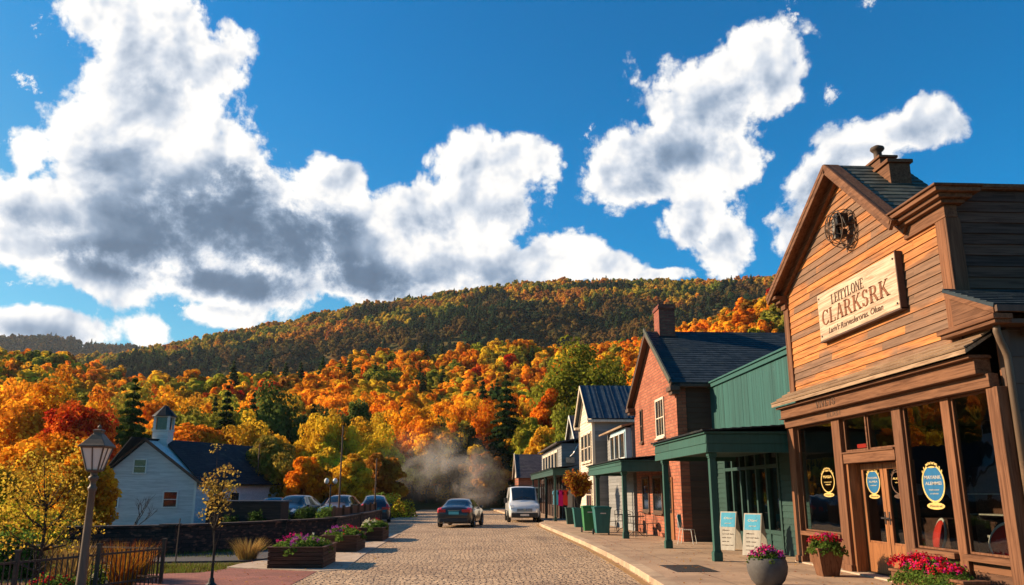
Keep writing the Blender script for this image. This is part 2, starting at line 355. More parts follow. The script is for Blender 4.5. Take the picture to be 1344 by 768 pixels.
paint('lamp_bronze', (.13, .085, .055), (.22, .14, .09), .55, chip=.52); paint('red_cloth', (.66, .035, .02), (.5, .03, .02), .85, chip=.8); paint('gold_paint', (.62, .43, .14), (.45, .3, .1), .5); paint('sign_blue', (.012, .12, .27), (.05, .2, .36), .5)
paint('lettering_brown', (.20, .075, .035), (.12, .05, .03), .8); paint('lettering_dark', (.10, .055, .035), (.08, .04, .03), .8); paint('ivory', (.44, .40, .34), (.6, .5, .4), .6, chip=.7); paint('board_blue', (.05, .36, .55), (.3, .5, .55), .6, chip=.5); paint('board_white', (.62, .6, .52), (.4, .4, .36), .7, chip=.5); paint('yellow_line', (.36, .20, .07), (.22, .15, .09), .8, chip=.5)
m_rough('pot_grey', (.10, .092, .085), (.07, .062, .06), .75, 5, .3); m_rough('concrete', (.50, .38, .28), (.36, .27, .20), .9, 3, .5); m_rough('soil', (.05, .032, .022), None, .95, 9, .8, .03)
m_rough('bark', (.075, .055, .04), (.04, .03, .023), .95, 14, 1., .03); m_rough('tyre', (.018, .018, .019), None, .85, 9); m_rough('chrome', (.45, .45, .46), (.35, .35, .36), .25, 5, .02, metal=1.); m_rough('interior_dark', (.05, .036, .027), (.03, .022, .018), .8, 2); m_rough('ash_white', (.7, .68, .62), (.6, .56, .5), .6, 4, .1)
m_rough('hatch_iron', (.05, .042, .036), (.035, .03, .028), .6, 12, .5); m_rough('hedge_core', (.02, .028, .012), None, .95, 5)
def simple(name, c, rough=.4, **kw):
    m, nt = newmat(name); finish(nt, princ(nt, c, rough, **kw)); M[name] = m
simple('dark_glass', (.012, .016, .02), .06, spec=.8); simple('car_glass', (.012, .022, .032), .08, spec=.8); simple('tail_red', (.45, .012, .012), .2, spec=.6); simple('lamp_clear', (.55, .56, .58), .12, spec=.8); simple('black_plastic', (.02, .02, .021), .5); simple('plate', (.10, .45, .50), .4)
simple('frosted', (.80, .68, .54), .35, spec=.5)
def glass():
    m, nt = newmat('pane_glass'); tr = nt.add('ShaderNodeBsdfTransparent'); tr.inputs[0].default_value = (.80, .82, .80, 1)
    g = nt.add('ShaderNodeBsdfGlossy'); g.inputs['Roughness'].default_value = .015; g.inputs['Color'].default_value = (.9, .92, .95, 1)
    nt.put(g.inputs['Normal'], nt.bump(nt.noise(nt.obj(), 1.4, 2, .5), .10, .04))
    f = nt.add('ShaderNodeFresnel'); f.inputs[0].default_value = 1.5; mx = nt.add('ShaderNodeMixShader'); nt.put(mx.inputs[0], nt.math('MULTIPLY', nt.math('MULTIPLY_ADD', f.outputs[0], 1.1, .01, clamp=True), nt.math('SUBTRACT', 1.0, nt.add('ShaderNodeNewGeometry').outputs['Backfacing']))); nt.l.new(tr.outputs[0], mx.inputs[1]); nt.l.new(g.outputs[0], mx.inputs[2]); finish(nt, mx.outputs[0]); M['pane_glass'] = m
glass()
def carpaint(name, use_obj=True, c=(.02, .02, .025), metal=.3):
    m, nt = newmat(name); oi = nt.add('ShaderNodeObjectInfo'); col = oi.outputs['Color'] if use_obj else col4(c)
    finish(nt, princ(nt, col, .28, metal, spec=.5, **{'Coat Weight': .7, 'Coat Roughness': .04})); M[name] = m
carpaint('car_paint')
def leafmat(name, src='obj', c=None, trans=.5, hue=.045):
    m, nt = newmat(name); t = attr(nt)
    if src == 'obj': base = nt.add('ShaderNodeObjectInfo').outputs['Color']
    elif src == 'inst': base = attr(nt, 'tree_colour', 'INSTANCER', 'Color')
    else: base = col4(c)
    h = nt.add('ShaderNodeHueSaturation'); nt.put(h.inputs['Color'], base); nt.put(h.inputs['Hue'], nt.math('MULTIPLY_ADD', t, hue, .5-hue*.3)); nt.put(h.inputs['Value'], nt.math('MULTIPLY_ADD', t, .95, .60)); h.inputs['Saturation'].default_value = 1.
    d = nt.add('ShaderNodeBsdfDiffuse'); nt.put(d.inputs[0], h.outputs[0]); l = nt.add('ShaderNodeBsdfTranslucent'); nt.put(l.inputs[0], h.outputs[0]); mx = nt.add('ShaderNodeMixShader'); mx.inputs[0].default_value = trans
    nt.l.new(d.outputs[0], mx.inputs[1]); nt.l.new(l.outputs[0], mx.inputs[2]); finish(nt, mx.outputs[0]); M[name] = m
leafmat('leaf'); leafmat('leaf_forest', 'inst'); leafmat('leaf_green', 'c', (.12, .17, .03)); leafmat('leaf_dark', 'c', (.05, .08, .02)); leafmat('petal_red', 'c', (.46, .010, .028), .2, .0); leafmat('petal_magenta', 'c', (.55, .02, .20), .2, .03); leafmat('petal_violet', 'c', (.35, .06, .35), .2, .1); leafmat('petal_white', 'c', (.7, .62, .45), .2, .05); leafmat('dry_grass', 'c', (.36, .20, .07), .3, .05); leafmat('rust_leaf', 'c', (.36, .10, .02), .3, .08); leafmat('grass_blade', 'c', (.14, .13, .025), .3, .1); leafmat('yellow_leaf', 'c', (.50, .30, .03), .35, .10)

# ground kinds
def ground_mats():
    m, nt = newmat('ground_soil'); o = nt.obj(); a = nt.noise(o, .18, 6, .6); b = nt.noise(o, 6, 6, .7)
    k = nt.mix(nt.mapr(a, .4, .62), (.085, .085, .022), (.15, .075, .022)); k = nt.mix(nt.mapr(b, .45, .68), k, (.045, .04, .016)); k = nt.mix(nt.mapr(nt.noise(o, 30, 4), .58, .7, 0, .7), k, (.3, .14, .03))
    finish(nt, princ(nt, k, .95, 0, nt.bump(b, .8, .05), .1)); M['ground_soil'] = m
    # setts of the roadway: staggered rows, each stone its own colour and dome
    m, nt = newmat('cobbles'); o = nt.obj(); w = nt.vmath('ADD', o, nt.vmath('MULTIPLY', nt.vmath('SUBTRACT', nt.noise(o, 1.1, 3, .5, out='Color'), (.5, .5, .5)), (.34, .34, 0)))
    br = nt.add('ShaderNodeTexBrick'); nt.put(br.inputs[0], w)
    for k_, v_ in (('Scale', 1.), ('Brick Width', .24), ('Row Height', .145), ('Mortar Size', .022), ('Mortar Smooth', .7), ('Bias', -.1)): br.inputs[k_].default_value = v_
    br.inputs['Color1'].default_value = (.78, .54, .33, 1); br.inputs['Color2'].default_value = (.52, .35, .22, 1); br.inputs['Mortar'].default_value = (.07, .042, .03, 1); br.offset = .5
    st = nt.noise(w, 7, 4, .65); big = nt.noise(o, .35, 5, .6)
    k = nt.mix(nt.mapr(st, .45, .7, 0, .7), br.outputs[0], (.15, .10, .07)); k = nt.mix(nt.mapr(big, .42, .66, 0, .5), k, nt.mix(1., k, (.6, .55, .52), 'MULTIPLY'))
    k = nt.mix(nt.mapr(nt.noise(nt.mapping(o, (1.3, .10, 1)), 1, 4), .54, .72, 0, .5), k, (.17, .12, .09)); k = nt.mix(nt.mapr(nt.noise(o, .9, 7, .72), .63, .72, 0, .35), k, (.13, .09, .07))
    hgt = nt.math('ADD', nt.math('MULTIPLY', br.outputs['Fac'], -1.3), nt.math('ADD', nt.math('MULTIPLY', st, 1.5), nt.math('MULTIPLY', nt.noise(o, 45, 3), .25)))
    finish(nt, princ(nt, k, nt.mapr(st, 0, 1, .62, .9), 0, nt.bump(hgt, 1., .04), .3)); M['cobbles'] = m
    m, nt = newmat('pavement'); o = nt.obj(); a = nt.noise(o, .8, 6, .65); b = nt.noise(o, 70, 4, .7)
    k = nt.mix(nt.mapr(a, .35, .7), (.45, .30, .195), (.29, .195, .13)); k = nt.mix(nt.mapr(b, .5, .75, 0, .8), k, (.09, .065, .05)); k = nt.mix(nt.mapr(nt.noise(o, 95, 2), .6, .72, 0, .6), k, (.5, .38, .28))
    j = nt.add('ShaderNodeTexBrick'); nt.put(j.inputs[0], o)
    for k_, v_ in (('Scale', 1.), ('Brick Width', 1.6), ('Row Height', 1.6), ('Mortar Size', .012), ('Mortar Smooth', .2)): j.inputs[k_].default_value = v_
    j.offset = 0; k = nt.mix(nt.math('MULTIPLY', j.outputs['Fac'], .7), k, (.07, .05, .04))
    finish(nt, princ(nt, k, .85, 0, nt.bump(nt.math('SUBTRACT', nt.math('MULTIPLY', b, .4), j.outputs['Fac']), .6, .01), .25)); M['pavement'] = m
    m, nt = newmat('red_pavers'); o = nt.obj(); br = nt.add('ShaderNodeTexBrick'); nt.put(br.inputs[0], o)
    for k_, v_ in (('Scale', 1.), ('Brick Width', .21), ('Row Height', .105), ('Mortar Size', .006), ('Mortar Smooth', .3)): br.inputs[k_].default_value = v_
    br.inputs['Color1'].default_value = (.36, .14, .105, 1); br.inputs['Color2'].default_value = (.27, .10, .08, 1); br.inputs['Mortar'].default_value = (.10, .05, .04, 1)
    n = nt.noise(o, 1.2, 6, .7); k = nt.mix(nt.mapr(n, .4, .7, 0, .6), br.outputs[0], (.15, .07, .055))
    finish(nt, princ(nt, k, .9, 0, nt.bump(nt.math('SUBTRACT', nt.noise(o, 40, 3), br.outputs['Fac']), .7, .008), .2)); M['red_pavers'] = m
    m, nt = newmat('asphalt'); o = nt.obj(); n = nt.noise(o, 1, 6, .7); k = nt.mix(nt.mapr(n, .3, .7), (.075, .068, .066), (.05, .045, .045)); k = nt.mix(nt.mapr(nt.noise(o, 80, 2), .55, .7), k, (.13, .11, .10))
    finish(nt, princ(nt, k, .85, 0, nt.bump(nt.noise(o, 80, 3), .5, .006), .3)); M['asphalt'] = m
    m, nt = newmat('kerb_stone'); o = nt.obj(); n = nt.noise(o, 3, 6, .7); t = attr(nt); k = nt.mix(nt.mapr(n, .3, .7), (.58, .42, .28), (.40, .29, .20)); k = nt.mix(t, k, nt.mix(1., k, (.72, .7, .7), 'MULTIPLY'))
    finish(nt, princ(nt, k, .85, 0, nt.bump(nt.noise(o, 40, 4), .5, .008), .25)); M['kerb_stone'] = m
ground_mats()

# ------------------------------------------------------------------ terrain
def prof(pts, dy):
    a = [azel(x, y+dy) for x, y in pts]; return np.array([p[0] for p in a]), np.tan(np.array([p[1] for p in a]))
A1 = prof([(-900, 470), (-300, 468), (0, 470), (60, 478), (130, 492), (200, 505), (260, 510), (300, 500), (350, 487), (420, 475), (500, 468), (600, 460), (700, 462), (800, 450), (860, 434), (920, 414), (1000, 384), (1060, 368), (1150, 356), (1300, 350), (1900, 370)], 30)
A2 = prof([(-900, 480), (-200, 474), (0, 468), (100, 464), (170, 456), (230, 446), (300, 432), (380, 416), (450, 400), (520, 388), (600, 376), (680, 367), (740, 362), (800, 362), (850, 364), (900, 364), (1030, 358), (1200, 362), (1900, 390)], 17)
A3 = prof([(-900, 440), (-200, 446), (0, 449), (50, 449), (90, 452), (120, 458), (180, 462), (260, 470), (400, 500), (1900, 600)], 3)
D0, D1, D2, D3 = 88., 300., 900., 1900.
def wob(x, y, s, seed, n=7):
    r = np.random.RandomState(seed); v = 0
    for i in range(n):
        a = r.uniform(0, 6.283); k = 6.283/s*r.uniform(.5, 1.9); v = v+np.sin(k*(x*math.cos(a)+y*math.sin(a))+r.uniform(0, 6.28))
    return v/math.sqrt(n)
def sm(t): t = np.clip(t, 0, 1); return t*t*(3-2*t)
def H(x, y):
    x = np.asarray(x, float); y = np.asarray(y, float); r = np.hypot(x, y); az = np.arctan2(x, y)
    z1 = EYE+D1*np.interp(az, *A1); z2 = EYE+D2*np.interp(az, *A2); z3 = EYE+D3*np.interp(az, *A3)
    back = sm((np.abs(az)-R(75))/R(40)); z1 = z1*(1-back); z2 = z2*(1-back); z3 = z3*(1-back)
    t = np.clip((r-D0)/(D1-D0), 0, 1); h = z1*(.55*t**1.25+.45*sm(t))
    h = np.where(r > D1, z1-6*sm((r-D1)/70)*(1-back)+(z2-z1+6)*sm((r-380)/(D2-380))*.55+(z2-z1+6)*np.clip((r-380)/(D2-380), 0, 1)*.45, h)
    h = np.where(r > D2, z2*(1-.5*sm((r-D2)/400)), h)
    h = np.where(r > 1300, z2*.5+(np.maximum(z3, 0)-z2*.5)*sm((r-1300)/600), h)
    h = np.where(r > D3, np.maximum(z3, 0)*(1-sm((r-D3)/800)), h)
    rf = 1-.95*sm((r-520)/240)*sm((1150-r)/100); h = h+wob(x, y, 75, 3)*2.6*sm((r-115)/60)*(1-back)+wob(x, y, 260, 5)*11*rf*sm((r-380)/150)*sm((1250-r)/300)*(1-back)+wob(x, y, 110, 9)*8*rf*sm((r-380)/150)*sm((1250-r)/300)*(1-back)
    low = -.16-.40*sm((-x-9.5)/3)*sm((y-26)/6)*sm((80-y)/20)
    return np.where(r < D0, low, low*(1-sm((r-D0)/20))+h)
def hz(x, y): return float(H(x, y))
def make_ground():
    rr = np.concatenate([np.linspace(.5, 88, 70), np.linspace(91, 300, 62), np.linspace(305, 1300, 150), np.linspace(1320, 2700, 50), [3500, 5000, 8000]])
    aa = np.concatenate([np.linspace(-math.pi, R(-42), 60, endpoint=False), np.linspace(R(-42), R(46), 260, endpoint=False), np.linspace(R(46), math.pi, 60, endpoint=False)])
    A, RR = np.meshgrid(aa, rr); X = RR*np.sin(A); Y = RR*np.cos(A); Z = H(X, Y); na = len(aa); nr = len(rr)
    v = np.stack([X.ravel(), Y.ravel(), Z.ravel()], 1); v = np.vstack([v, [[0, 0, -.16]]]); f = []
    for i in range(nr-1):
        for j in range(na): j2 = (j+1) % na; f.append((i*na+j, (i+1)*na+j, (i+1)*na+j2, i*na+j2))
    for j in range(na): f.append((nr*na, j, (j+1) % na))
    me = bpy.data.meshes.new('ground'); me.from_pydata(v.tolist(), [], f); me.polygons.foreach_set('use_smooth', [True]*len(f)); me.materials.append(M['ground_soil'])
    o = bpy.data.objects.new('ground', me); COL.objects.link(o); tag(o, 'leaf-strewn ground rising into the autumn hills', kind='structure')
    bm = bmesh.new(); bm.from_mesh(me); bmesh.ops.recalc_face_normals(bm, faces=bm.faces); bm.to_mesh(me); bm.free()
make_ground()
# ------------------------------------------------------------------ road, pavements, kerbs
ZR = -.12
def strip(name, left, right, z, mat, label, zb=None, kind='structure'):
    mb = MB(); n = len(left)
    if zb is None: zb = z-.2
    for (a, b) in zip(left, right):
        for (p, q) in ((a, z), (b, z), (a, zb), (b, zb)): mb.v.append((p[0], p[1], q))
    for i in range(n-1):
        k = 4*i; mb.face((k, k+1, k+5, k+4)); mb.face((k, k+4, k+6, k+2)); mb.face((k+1, k+3, k+7, k+5)); mb.face((k+2, k+6, k+7, k+3))
    mb.face((0, 2, 3, 1)); k = 4*(n-1); mb.face((k, k+1, k+3, k+2))
    return tag(mb.build(name, mat), label, kind=kind)
KX = [(-8, 2.6), (4, 2.9), (9, 3.15), (13, 3.35), (16, 3.52), (19, 3.68), (23, 3.8), (28, 3.86), (34, 3.84), (44, 3.76), (46.5, 3.85), (49, 4.4), (58, 4.4), (62, 3.5), (72, 2.9), (88, 2.2)]
def kx(y): return float(np.interp(y, [k[0] for k in KX], [k[1] for k in KX]))
ys = np.linspace(-8, 90, 80)
strip('road', [(-5.2, y) for y in ys], [(kx(y)-.0, y) for y in ys], ZR, 'cobbles', 'sunlit sett-paved street running to the wooded hill')
strip('sidewalk', [(kx(y)+.30, y) for y in ys], [(9.8, y) for y in ys], 0., 'pavement', 'worn concrete pavement along the shopfronts')
mb = MB(); yy = -8.
while yy < 88:
    l = .95; y2 = yy+l-.012; t = rng.random()
    a0, a1 = kx(yy), kx(y2); mb.prism([(a0, yy, -.2), (a0+.302, yy, -.2), (a1+.302, y2, -.2), (a1, y2, -.2)], (0, 0, .206+rng.uniform(-.002, .002)), t); yy += l
tag(mb.build('kerb', 'kerb_stone', bevel=.012), 'stone kerb curving along the street edge', kind='structure')
strip('gutter_line', [(kx(y)-.20, y) for y in ys], [(kx(y)-.05, y) for y in ys], ZR+.004, 'yellow_line', 'faded yellow line along the kerb', ZR-.01)
def flat(name, poly, z, mat, label, kind='structure', th=.1):
    mb = MB(); mb.prism([(x, y, z-th) for x, y in poly], (0, 0, th)); return tag(mb.build(name, mat), label, kind=kind)
flat('footpath', [(-12, -8), (-3.5, -8), (-3.42, 16.6), (-3.42, 19.35), (-5.6, 20.3), (-5.95, 19.2), (-12, 17.6)], ZR+.006, 'red_pavers', 'red brick pavers beside the street')
flat('planter_apron', [(-5.75, 20.5), (-3.38, 19.38), (-2.85, 19.7), (-3.0, 24), (-3.0, 36.5), (-4.7, 36.5), (-4.95, 24), (-5.7, 21.4)], ZR+.014, 'concrete', 'pale concrete strip under the planters')
flat('lane', [(-13, 21.6), (-5.6, 22.6), (-5.4, 24.0), (-5.6, 27.5), (-9, 24.2), (-13, 23.4)], ZR+.004, 'asphalt', 'grey asphalt lane in front of the dark wall')
flat('car_park', [(-30, 31.5), (-5.2, 33.2), (-5.2, 60), (-13, 62), (-13, 40)], ZR-.005, 'asphalt', 'asphalt car park behind the wall')

# ------------------------------------------------------------------ leaves, plants, trees
def quads_mesh(name, C, N, size, tint, mat, aspect=1.5, seed=0, cross=False):
    r = np.random.RandomState(seed+4999); n = len(C); N = N/np.maximum(np.linalg.norm(N, axis=1, keepdims=True), 1e-6)
    q = r.normal(size=(n, 3)); U = np.cross(N, q); U /= np.maximum(np.linalg.norm(U, axis=1, keepdims=True), 1e-6); V = np.cross(N, U)
    s = (size if np.ndim(size) else np.full(n, size))[:, None]*(.7+.6*r.rand(n, 1))
    U = U*s*.5*aspect; V = V*s*.5
    v = np.stack([C-U, C+V+U*.15, C+U, C-V+U*.15], 1).reshape(-1, 3)
    me = bpy.data.meshes.new(name); me.vertices.add(4*n); me.vertices.foreach_set('co', v.astype(np.float32).ravel())
    me.loops.add(4*n); me.loops.foreach_set('vertex_index', np.arange(4*n, dtype=np.int32)); me.polygons.add(n); me.polygons.foreach_set('loop_start', np.arange(0, 4*n, 4, dtype=np.int32))
    try: me.polygons.foreach_set('loop_total', np.full(n, 4, dtype=np.int32))
    except Exception: pass
    me.update(); at = me.attributes.new('tint', 'FLOAT', 'FACE'); at.data.foreach_set('value', tint.astype(np.float32)); me.materials.append(M[mat]); me.validate(); return me
def crown_mesh(name, h, rad, nclump, nleaf, leaf, seed, mat='leaf', low=.25, out=.5, flat_=1.0, ragged=.25):
    """crown of a broadleaf: leaf clumps round an uneven egg; z from low*h to h"""
    r = np.random.RandomState(seed); cz = h*(low+1)/2; hz_ = h*(1-low)/2
    d = r.normal(size=(nclump, 3)); d[:, 2] = d[:, 2]*.9+.15; d /= np.linalg.norm(d, axis=1, keepdims=True); q = .35+.65*r.rand(nclump)**.45
    lob = 1+ragged*np.sin(d[:, 0]*3.1+seed)*np.cos(d[:, 1]*2.7+seed*2.3)+r.normal(size=nclump)*ragged*.35
    c = d*q[:, None]*lob[:, None]*np.array([rad, rad, hz_])*.80; w = 1-.28*np.clip(c[:, 2]/hz_, -1, 1); c[:, :2] *= w[:, None]; c[:, 2] += cz
    cr = (.16+.20*r.rand(nclump))*rad*(1.15-.35*q); k = r.choice(nclump, nleaf, p=cr**2/np.sum(cr**2)); dd = r.normal(size=(nleaf, 3)); dd[:, 2] += .25; dd /= np.linalg.norm(dd, axis=1, keepdims=True)
    rr_ = cr[k]*(.55+.5*r.rand(nleaf)**.5); C = c[k]+dd*rr_[:, None]*np.array([1.1, 1.1, .85]); N = dd*out*1.6+r.normal(size=(nleaf, 3))*(1-out)*.9+(C-np.array([0, 0, cz]))/rad*.35
    tc_ = r.rand(nclump)*.65; tint = np.clip(tc_[k]+r.rand(nleaf)*.45, 0, 1)
    return quads_mesh(name, C, N, leaf, tint, mat, 1.4, seed), c, cr
def trunk_mesh(name, h, r0, clumps, seed, low=.25, nb=9, mat='bark'):
    r = random.Random(seed); mb = MB(); pts = []; x = y = 0.
    for i in range(7):
        pts.append((x, y, h*.78*i/6-.25*(i == 0))); x += r.uniform(-.03, .03)*h*.5; y += r.uniform(-.03, .03)*h*.5
    mb.tube(pts, [r0*(1.25 if i == 0 else 1-.13*i) for i in range(7)], 7)
    idx = list(range(len(clumps))); r.shuffle(idx)
    for i in idx[:nb]:
        c = clumps[i]; a = max(low*h*.75, min(c[2]-.12*h, h*.6)); j = min(5, int(a/(h*.13))); p = Vector(pts[j]); q = Vector(c); m = p.lerp(q, .5)+Vector((0, 0, -.03*h))
        mb.tube([p, m, q], [r0*.42, r0*.26, r0*.08], 5)
    me_o = mb.build(name, mat); me = me_o.data; bpy.data.objects.remove(me_o); return me
def conifer_mesh(name, h, rad, n, leaf, seed, mat='leaf'):
    r = np.random.RandomState(seed); t = 1-r.rand(n)**.62; tiers = 17; tt = np.floor(t*tiers)/tiers; z = h*(.07+.93*tt); a = np.floor(r.rand(n)*11)/11*6.283+tt*40+r.normal(size=n)*.13
    armL = rad*(1-tt)**1.0*(.8+.3*np.sin(a*3+tt*50)); q = r.rand(n)**.6; rho = armL*q+.05; zz = z-rho*.28+(t-tt)*h*.9*(.35)+r.normal(size=n)*.05*h/10
    C = np.stack([rho*np.cos(a), rho*np.sin(a), zz], 1); N = np.stack([np.cos(a)*.5, np.sin(a)*.5, np.full(n, .8)], 1)+r.normal(size=(n, 3))*.45
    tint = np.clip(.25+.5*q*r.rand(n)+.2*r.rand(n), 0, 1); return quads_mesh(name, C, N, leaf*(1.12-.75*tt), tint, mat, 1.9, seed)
def meshobj(name, me, parent=None, loc=(0, 0, 0)):
    o = bpy.data.objects.new(name, me); COL.objects.link(o); o.parent = parent; o.location = loc; return o
ORANGE = (.74, .26, .022); DEEP = (.66, .17, .016); YELLOW = (.70, .42, .035); GOLD = (.64, .33, .03); OLIVE = (.27, .23, .035); LIME = (.36, .29, .035); RED = (.58, .055, .016); RUST = (.38, .14, .025); GREEN = (.12, .12, .028); DKG = (.03, .048, .018); BROWN = (.16, .085, .03)

# ------------------------------------------------------------------ lettering
def glyph(mb, fr, ch, x, z, h, d=.008):
    T, t = .17, .065
    def quad(*p): mb.prism([fr.w(x+a*h, 0, z+b*h) for a, b in p], fr.N*d)
    def ln(x0, y0, x1, y1, w): quad((x0-w/2, y0), (x0+w/2, y0), (x1+w/2, y1), (x1-w/2, y1))
    def hb(x0, x1, y, w=.055): quad((x0, y-w/2), (x1, y-w/2), (x1, y+w/2), (x0, y+w/2))
    def stem(c, y0=0., y1=1., w=T):
        ln(c, y0, c, y1, w)
        if y0 == 0: hb(c-w*.95, c+w*.95, .025, .05)
        if y1 == 1: hb(c-w*.95, c+w*.95, .975, .05)
    def arc(cx, cy, rx, ry, a0, a1, w0=t, w1=T, n=12):
        for i in range(n):
            q = []
            for a in (a0+(a1-a0)*i/n, a0+(a1-a0)*(i+1)/n):
                c, s = math.cos(R(a)), math.sin(R(a)); w = w0+(w1-w0)*abs(c); q.append(((cx+rx*c, cy+ry*s), (cx+(rx-w)*c, cy+(ry-max(w*.8, t))*s)))
            quad(q[0][0], q[1][0], q[1][1], q[0][1])
    if ch == 'C': arc(.42, .5, .4, .52, 48, 312); ln(.70, .72, .70, .97, .05); ln(.70, .06, .70, .24, .05); return .80
    if ch == 'L': stem(.17); hb(.1, .62, .03, .06); ln(.6, .0, .6, .24, .06); return .70
    if ch == 'A': ln(.12, 0, .38, 1, t); ln(.66, 0, .40, 1, T); hb(.2, .6, .34); hb(.0, .25, .025, .05); hb(.5, .82, .025, .05); return .80
    if ch == 'R': stem(.17); hb(.1, .42, .97, .06); hb(.1, .42, .50, .06); arc(.40, .735, .27, .265, -90, 90); ln(.72, 0, .42, .5, T); hb(.62, .86, .025, .05); return .84
    if ch == 'K': stem(.17); ln(.26, .45, .68, 1, t+.01); ln(.74, 0, .38, .58, T); hb(.56, .8, .975, .05); hb(.6, .9, .025, .05); return .88
    if ch == 'S': arc(.30, .745, .25, .275, 20, 262, .08, .13); arc(.30, .265, .27, .285, 82, -160, .08, .15); ln(.53, .72, .53, .95, .045); ln(.05, .05, .05, .28, .045); return .64
    if ch == 'E': stem(.17); hb(.1, .58, .97); hb(.1, .48, .5); hb(.1, .6, .03); ln(.57, .78, .57, 1, .05); ln(.59, 0, .59, .22, .05); return .68
    if ch == 'T': stem(.34); hb(.02, .66, .97); ln(.04, .76, .04, 1, .05); ln(.64, .76, .64, 1, .05); return .70
    if ch == 'Y': ln(.34, .45, .12, 1, T*.9); ln(.36, .45, .6, 1, t); ln(.34, 0, .34, .47, T); hb(.2, .5, .025, .05); hb(.0, .26, .975, .05); hb(.5, .74, .975, .05); return .72
    if ch == 'O': arc(.40, .5, .38, .52, 0, 360, t, T, 20); return .82
    if ch == 'N': stem(.10, 0, 1, t); ln(.62, 0, .12, 1, T*.9); stem(.62, 0, 1, t); return .76
    if ch == 'V': ln(.36, 0, .12, 1, T); ln(.38, 0, .62, 1, t); hb(.0, .26, .975, .05); hb(.5, .74, .975, .05); return .72
    if ch == 'I': stem(.15); return .34
    if ch == 'F': stem(.17); hb(.1, .55, .97); hb(.1, .45, .5); ln(.55, .76, .55, 1, .05); return .62
    return .4
def lettering(txt, fr, x0, x1, z, h, d=.008):      # fitted between x0 and x1
    tmp = MB(); tot = 0.
    for c in txt: tot += glyph(tmp, fr, c, 0, 0, 1.)+.05
    mb = MB(); k = (x1-x0)/(tot*h); f2 = FR(fr.O, fr.S*k, fr.N, fr.Z); x = x0/k
    for c in txt: x += (glyph(mb, f2, c, x, z, h, d)+.05)*h
    return mb
def script(txt, fr, x0, x1, z, h, d=.006, shear=.25, name='lettering', mat='lettering_dark', parent=None):
    cu = bpy.data.curves.new('lettering', 'FONT'); cu.body = txt; cu.size = 1; cu.shear = shear; cu.extrude = .5; cu.offset = .012
    o = bpy.data.objects.new('lettering', cu); COL.objects.link(o); bpy.context.view_layer.update()
    me = bpy.data.meshes.new_from_object(o.evaluated_get(bpy.context.evaluated_depsgraph_get())); bpy.data.objects.remove(o)
    v = np.array([tuple(q.co) for q in me.vertices]); w = v[:, 0].max()-v[:, 0].min(); hh = max(v[:, 1].max()-v[:, 1].min(), .01); v[:, 0] = (v[:, 0]-v[:, 0].min())/w*(x1-x0)+x0; v[:, 1] = z+(v[:, 1]-v[:, 1].min())/hh*h; v[:, 2] = (v[:, 2]+.5)*d
    mb = MB(); mb.v = [fr.w(a, c, b) for a, b, c in v]; mb.f = [tuple(p.vertices) for p in me.polygons]; mb.t = [.5]*len(mb.f)
    return mb.build(name, mat, parent)
def disc(fr, x, z, rx, rz, n0, n1, k=32, hole=0.):
    mb = MB()
    for i in range(k):
        a, b = 2*math.pi*i/k, 2*math.pi*(i+1)/k; f = lambda g, s: fr.w(x+rx*s*math.cos(g), n0, z+rz*s*math.sin(g))
        if hole: mb.prism([f(a, 1), f(b, 1), f(b, hole), f(a, hole)], fr.N*(n1-n0))
        else: mb.prism([fr.w(x, n0, z), f(a, 1), f(b, 1)], fr.N*(n1-n0))
    return mb
def win(parent, fr, s0, s1, z0, z1, fw=.07, n=.03, frame='cream_paint', glass_='dark_glass', rows=2, cols=1, sill=True, name='window', proud=.05, label=None):
    w = MB(); w.box(s0, s1, n, n+.012, z0, z1, fr=fr); p = w.build(name, glass_, parent, label=label)
    f = MB(); a, b = n-.02, n+proud
    f.box(s0-fw, s0, a, b, z0-fw, z1+fw, .4, fr); f.box(s1, s1+fw, a, b, z0-fw, z1+fw, .6, fr); f.box(s0+.001, s1-.001, a, b-.003, z1, z1+fw, .5, fr); f.box(s0+.001, s1-.001, a, b-.003, z0-fw, z0, .5, fr)
    for i in range(1, rows): zz = z0+(z1-z0)*i/rows; f.box(s0, s1, n+.005, b-.012, zz-.02, zz+.02, .5, fr)
    for i in range(1, cols): ss = s0+(s1-s0)*i/cols; f.box(ss-.016, ss+.016, n+.005, b-.015, z0, z1, .5, fr)
    if sill: f.box(s0-fw-.04, s1+fw+.04, a, b+.05, z0-fw-.06, z0-fw-.002, .5, fr)
    f.build('frame', frame, p); return p

# ------------------------------------------------------------------ the timber corner shop
XF = 7.94; F = street(XF); TF = FR((XF, 0, 0), (0, -1, 0), (-1, 0, 0))
shop = thing('timber_shop', (XF, 16, 0), 'two-storey cedar-boarded corner shop with a gable, brown trim and large shop windows', 'shop')
mb = MB(); siding(mb, F, [(12.52, 3.95), (19.6, 3.95), (19.6, 6.35), (12.52, 6.35)], .16, .022, (1.6, 4.2), seed=4); siding(mb, F, [(13.65, 6.35), (19.6, 6.35), (16.0, 8.42)], .16, .022, (1.2, 3.6), seed=9)
mb.build('front_siding', 'cedar', shop)
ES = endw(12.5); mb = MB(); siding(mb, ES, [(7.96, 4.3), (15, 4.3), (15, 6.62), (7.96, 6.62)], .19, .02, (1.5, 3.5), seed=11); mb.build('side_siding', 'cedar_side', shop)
mb = MB(); mb.box(7.965, 15, 12.505, 19.58, 3.3, 6.34); mb.prism([(7.965, 13.7, 6.341), (7.965, 19.5, 6.341), (7.965, 16.0, 8.36)], (1.3, 0, 0)); mb.build('wall', 'interior_dark', shop)
mb = MB(); mb.box(7.97, 15, 12.4, 19.58, 6.61, 6.68); mb.box(12.38, 15.0, 12.36, 12.5, 6.55, 6.69); mb.box(8.46, 15, 12.42, 12.497, 6.585, 6.665); mb.build('parapet', 'trim_wood', shop, .008)
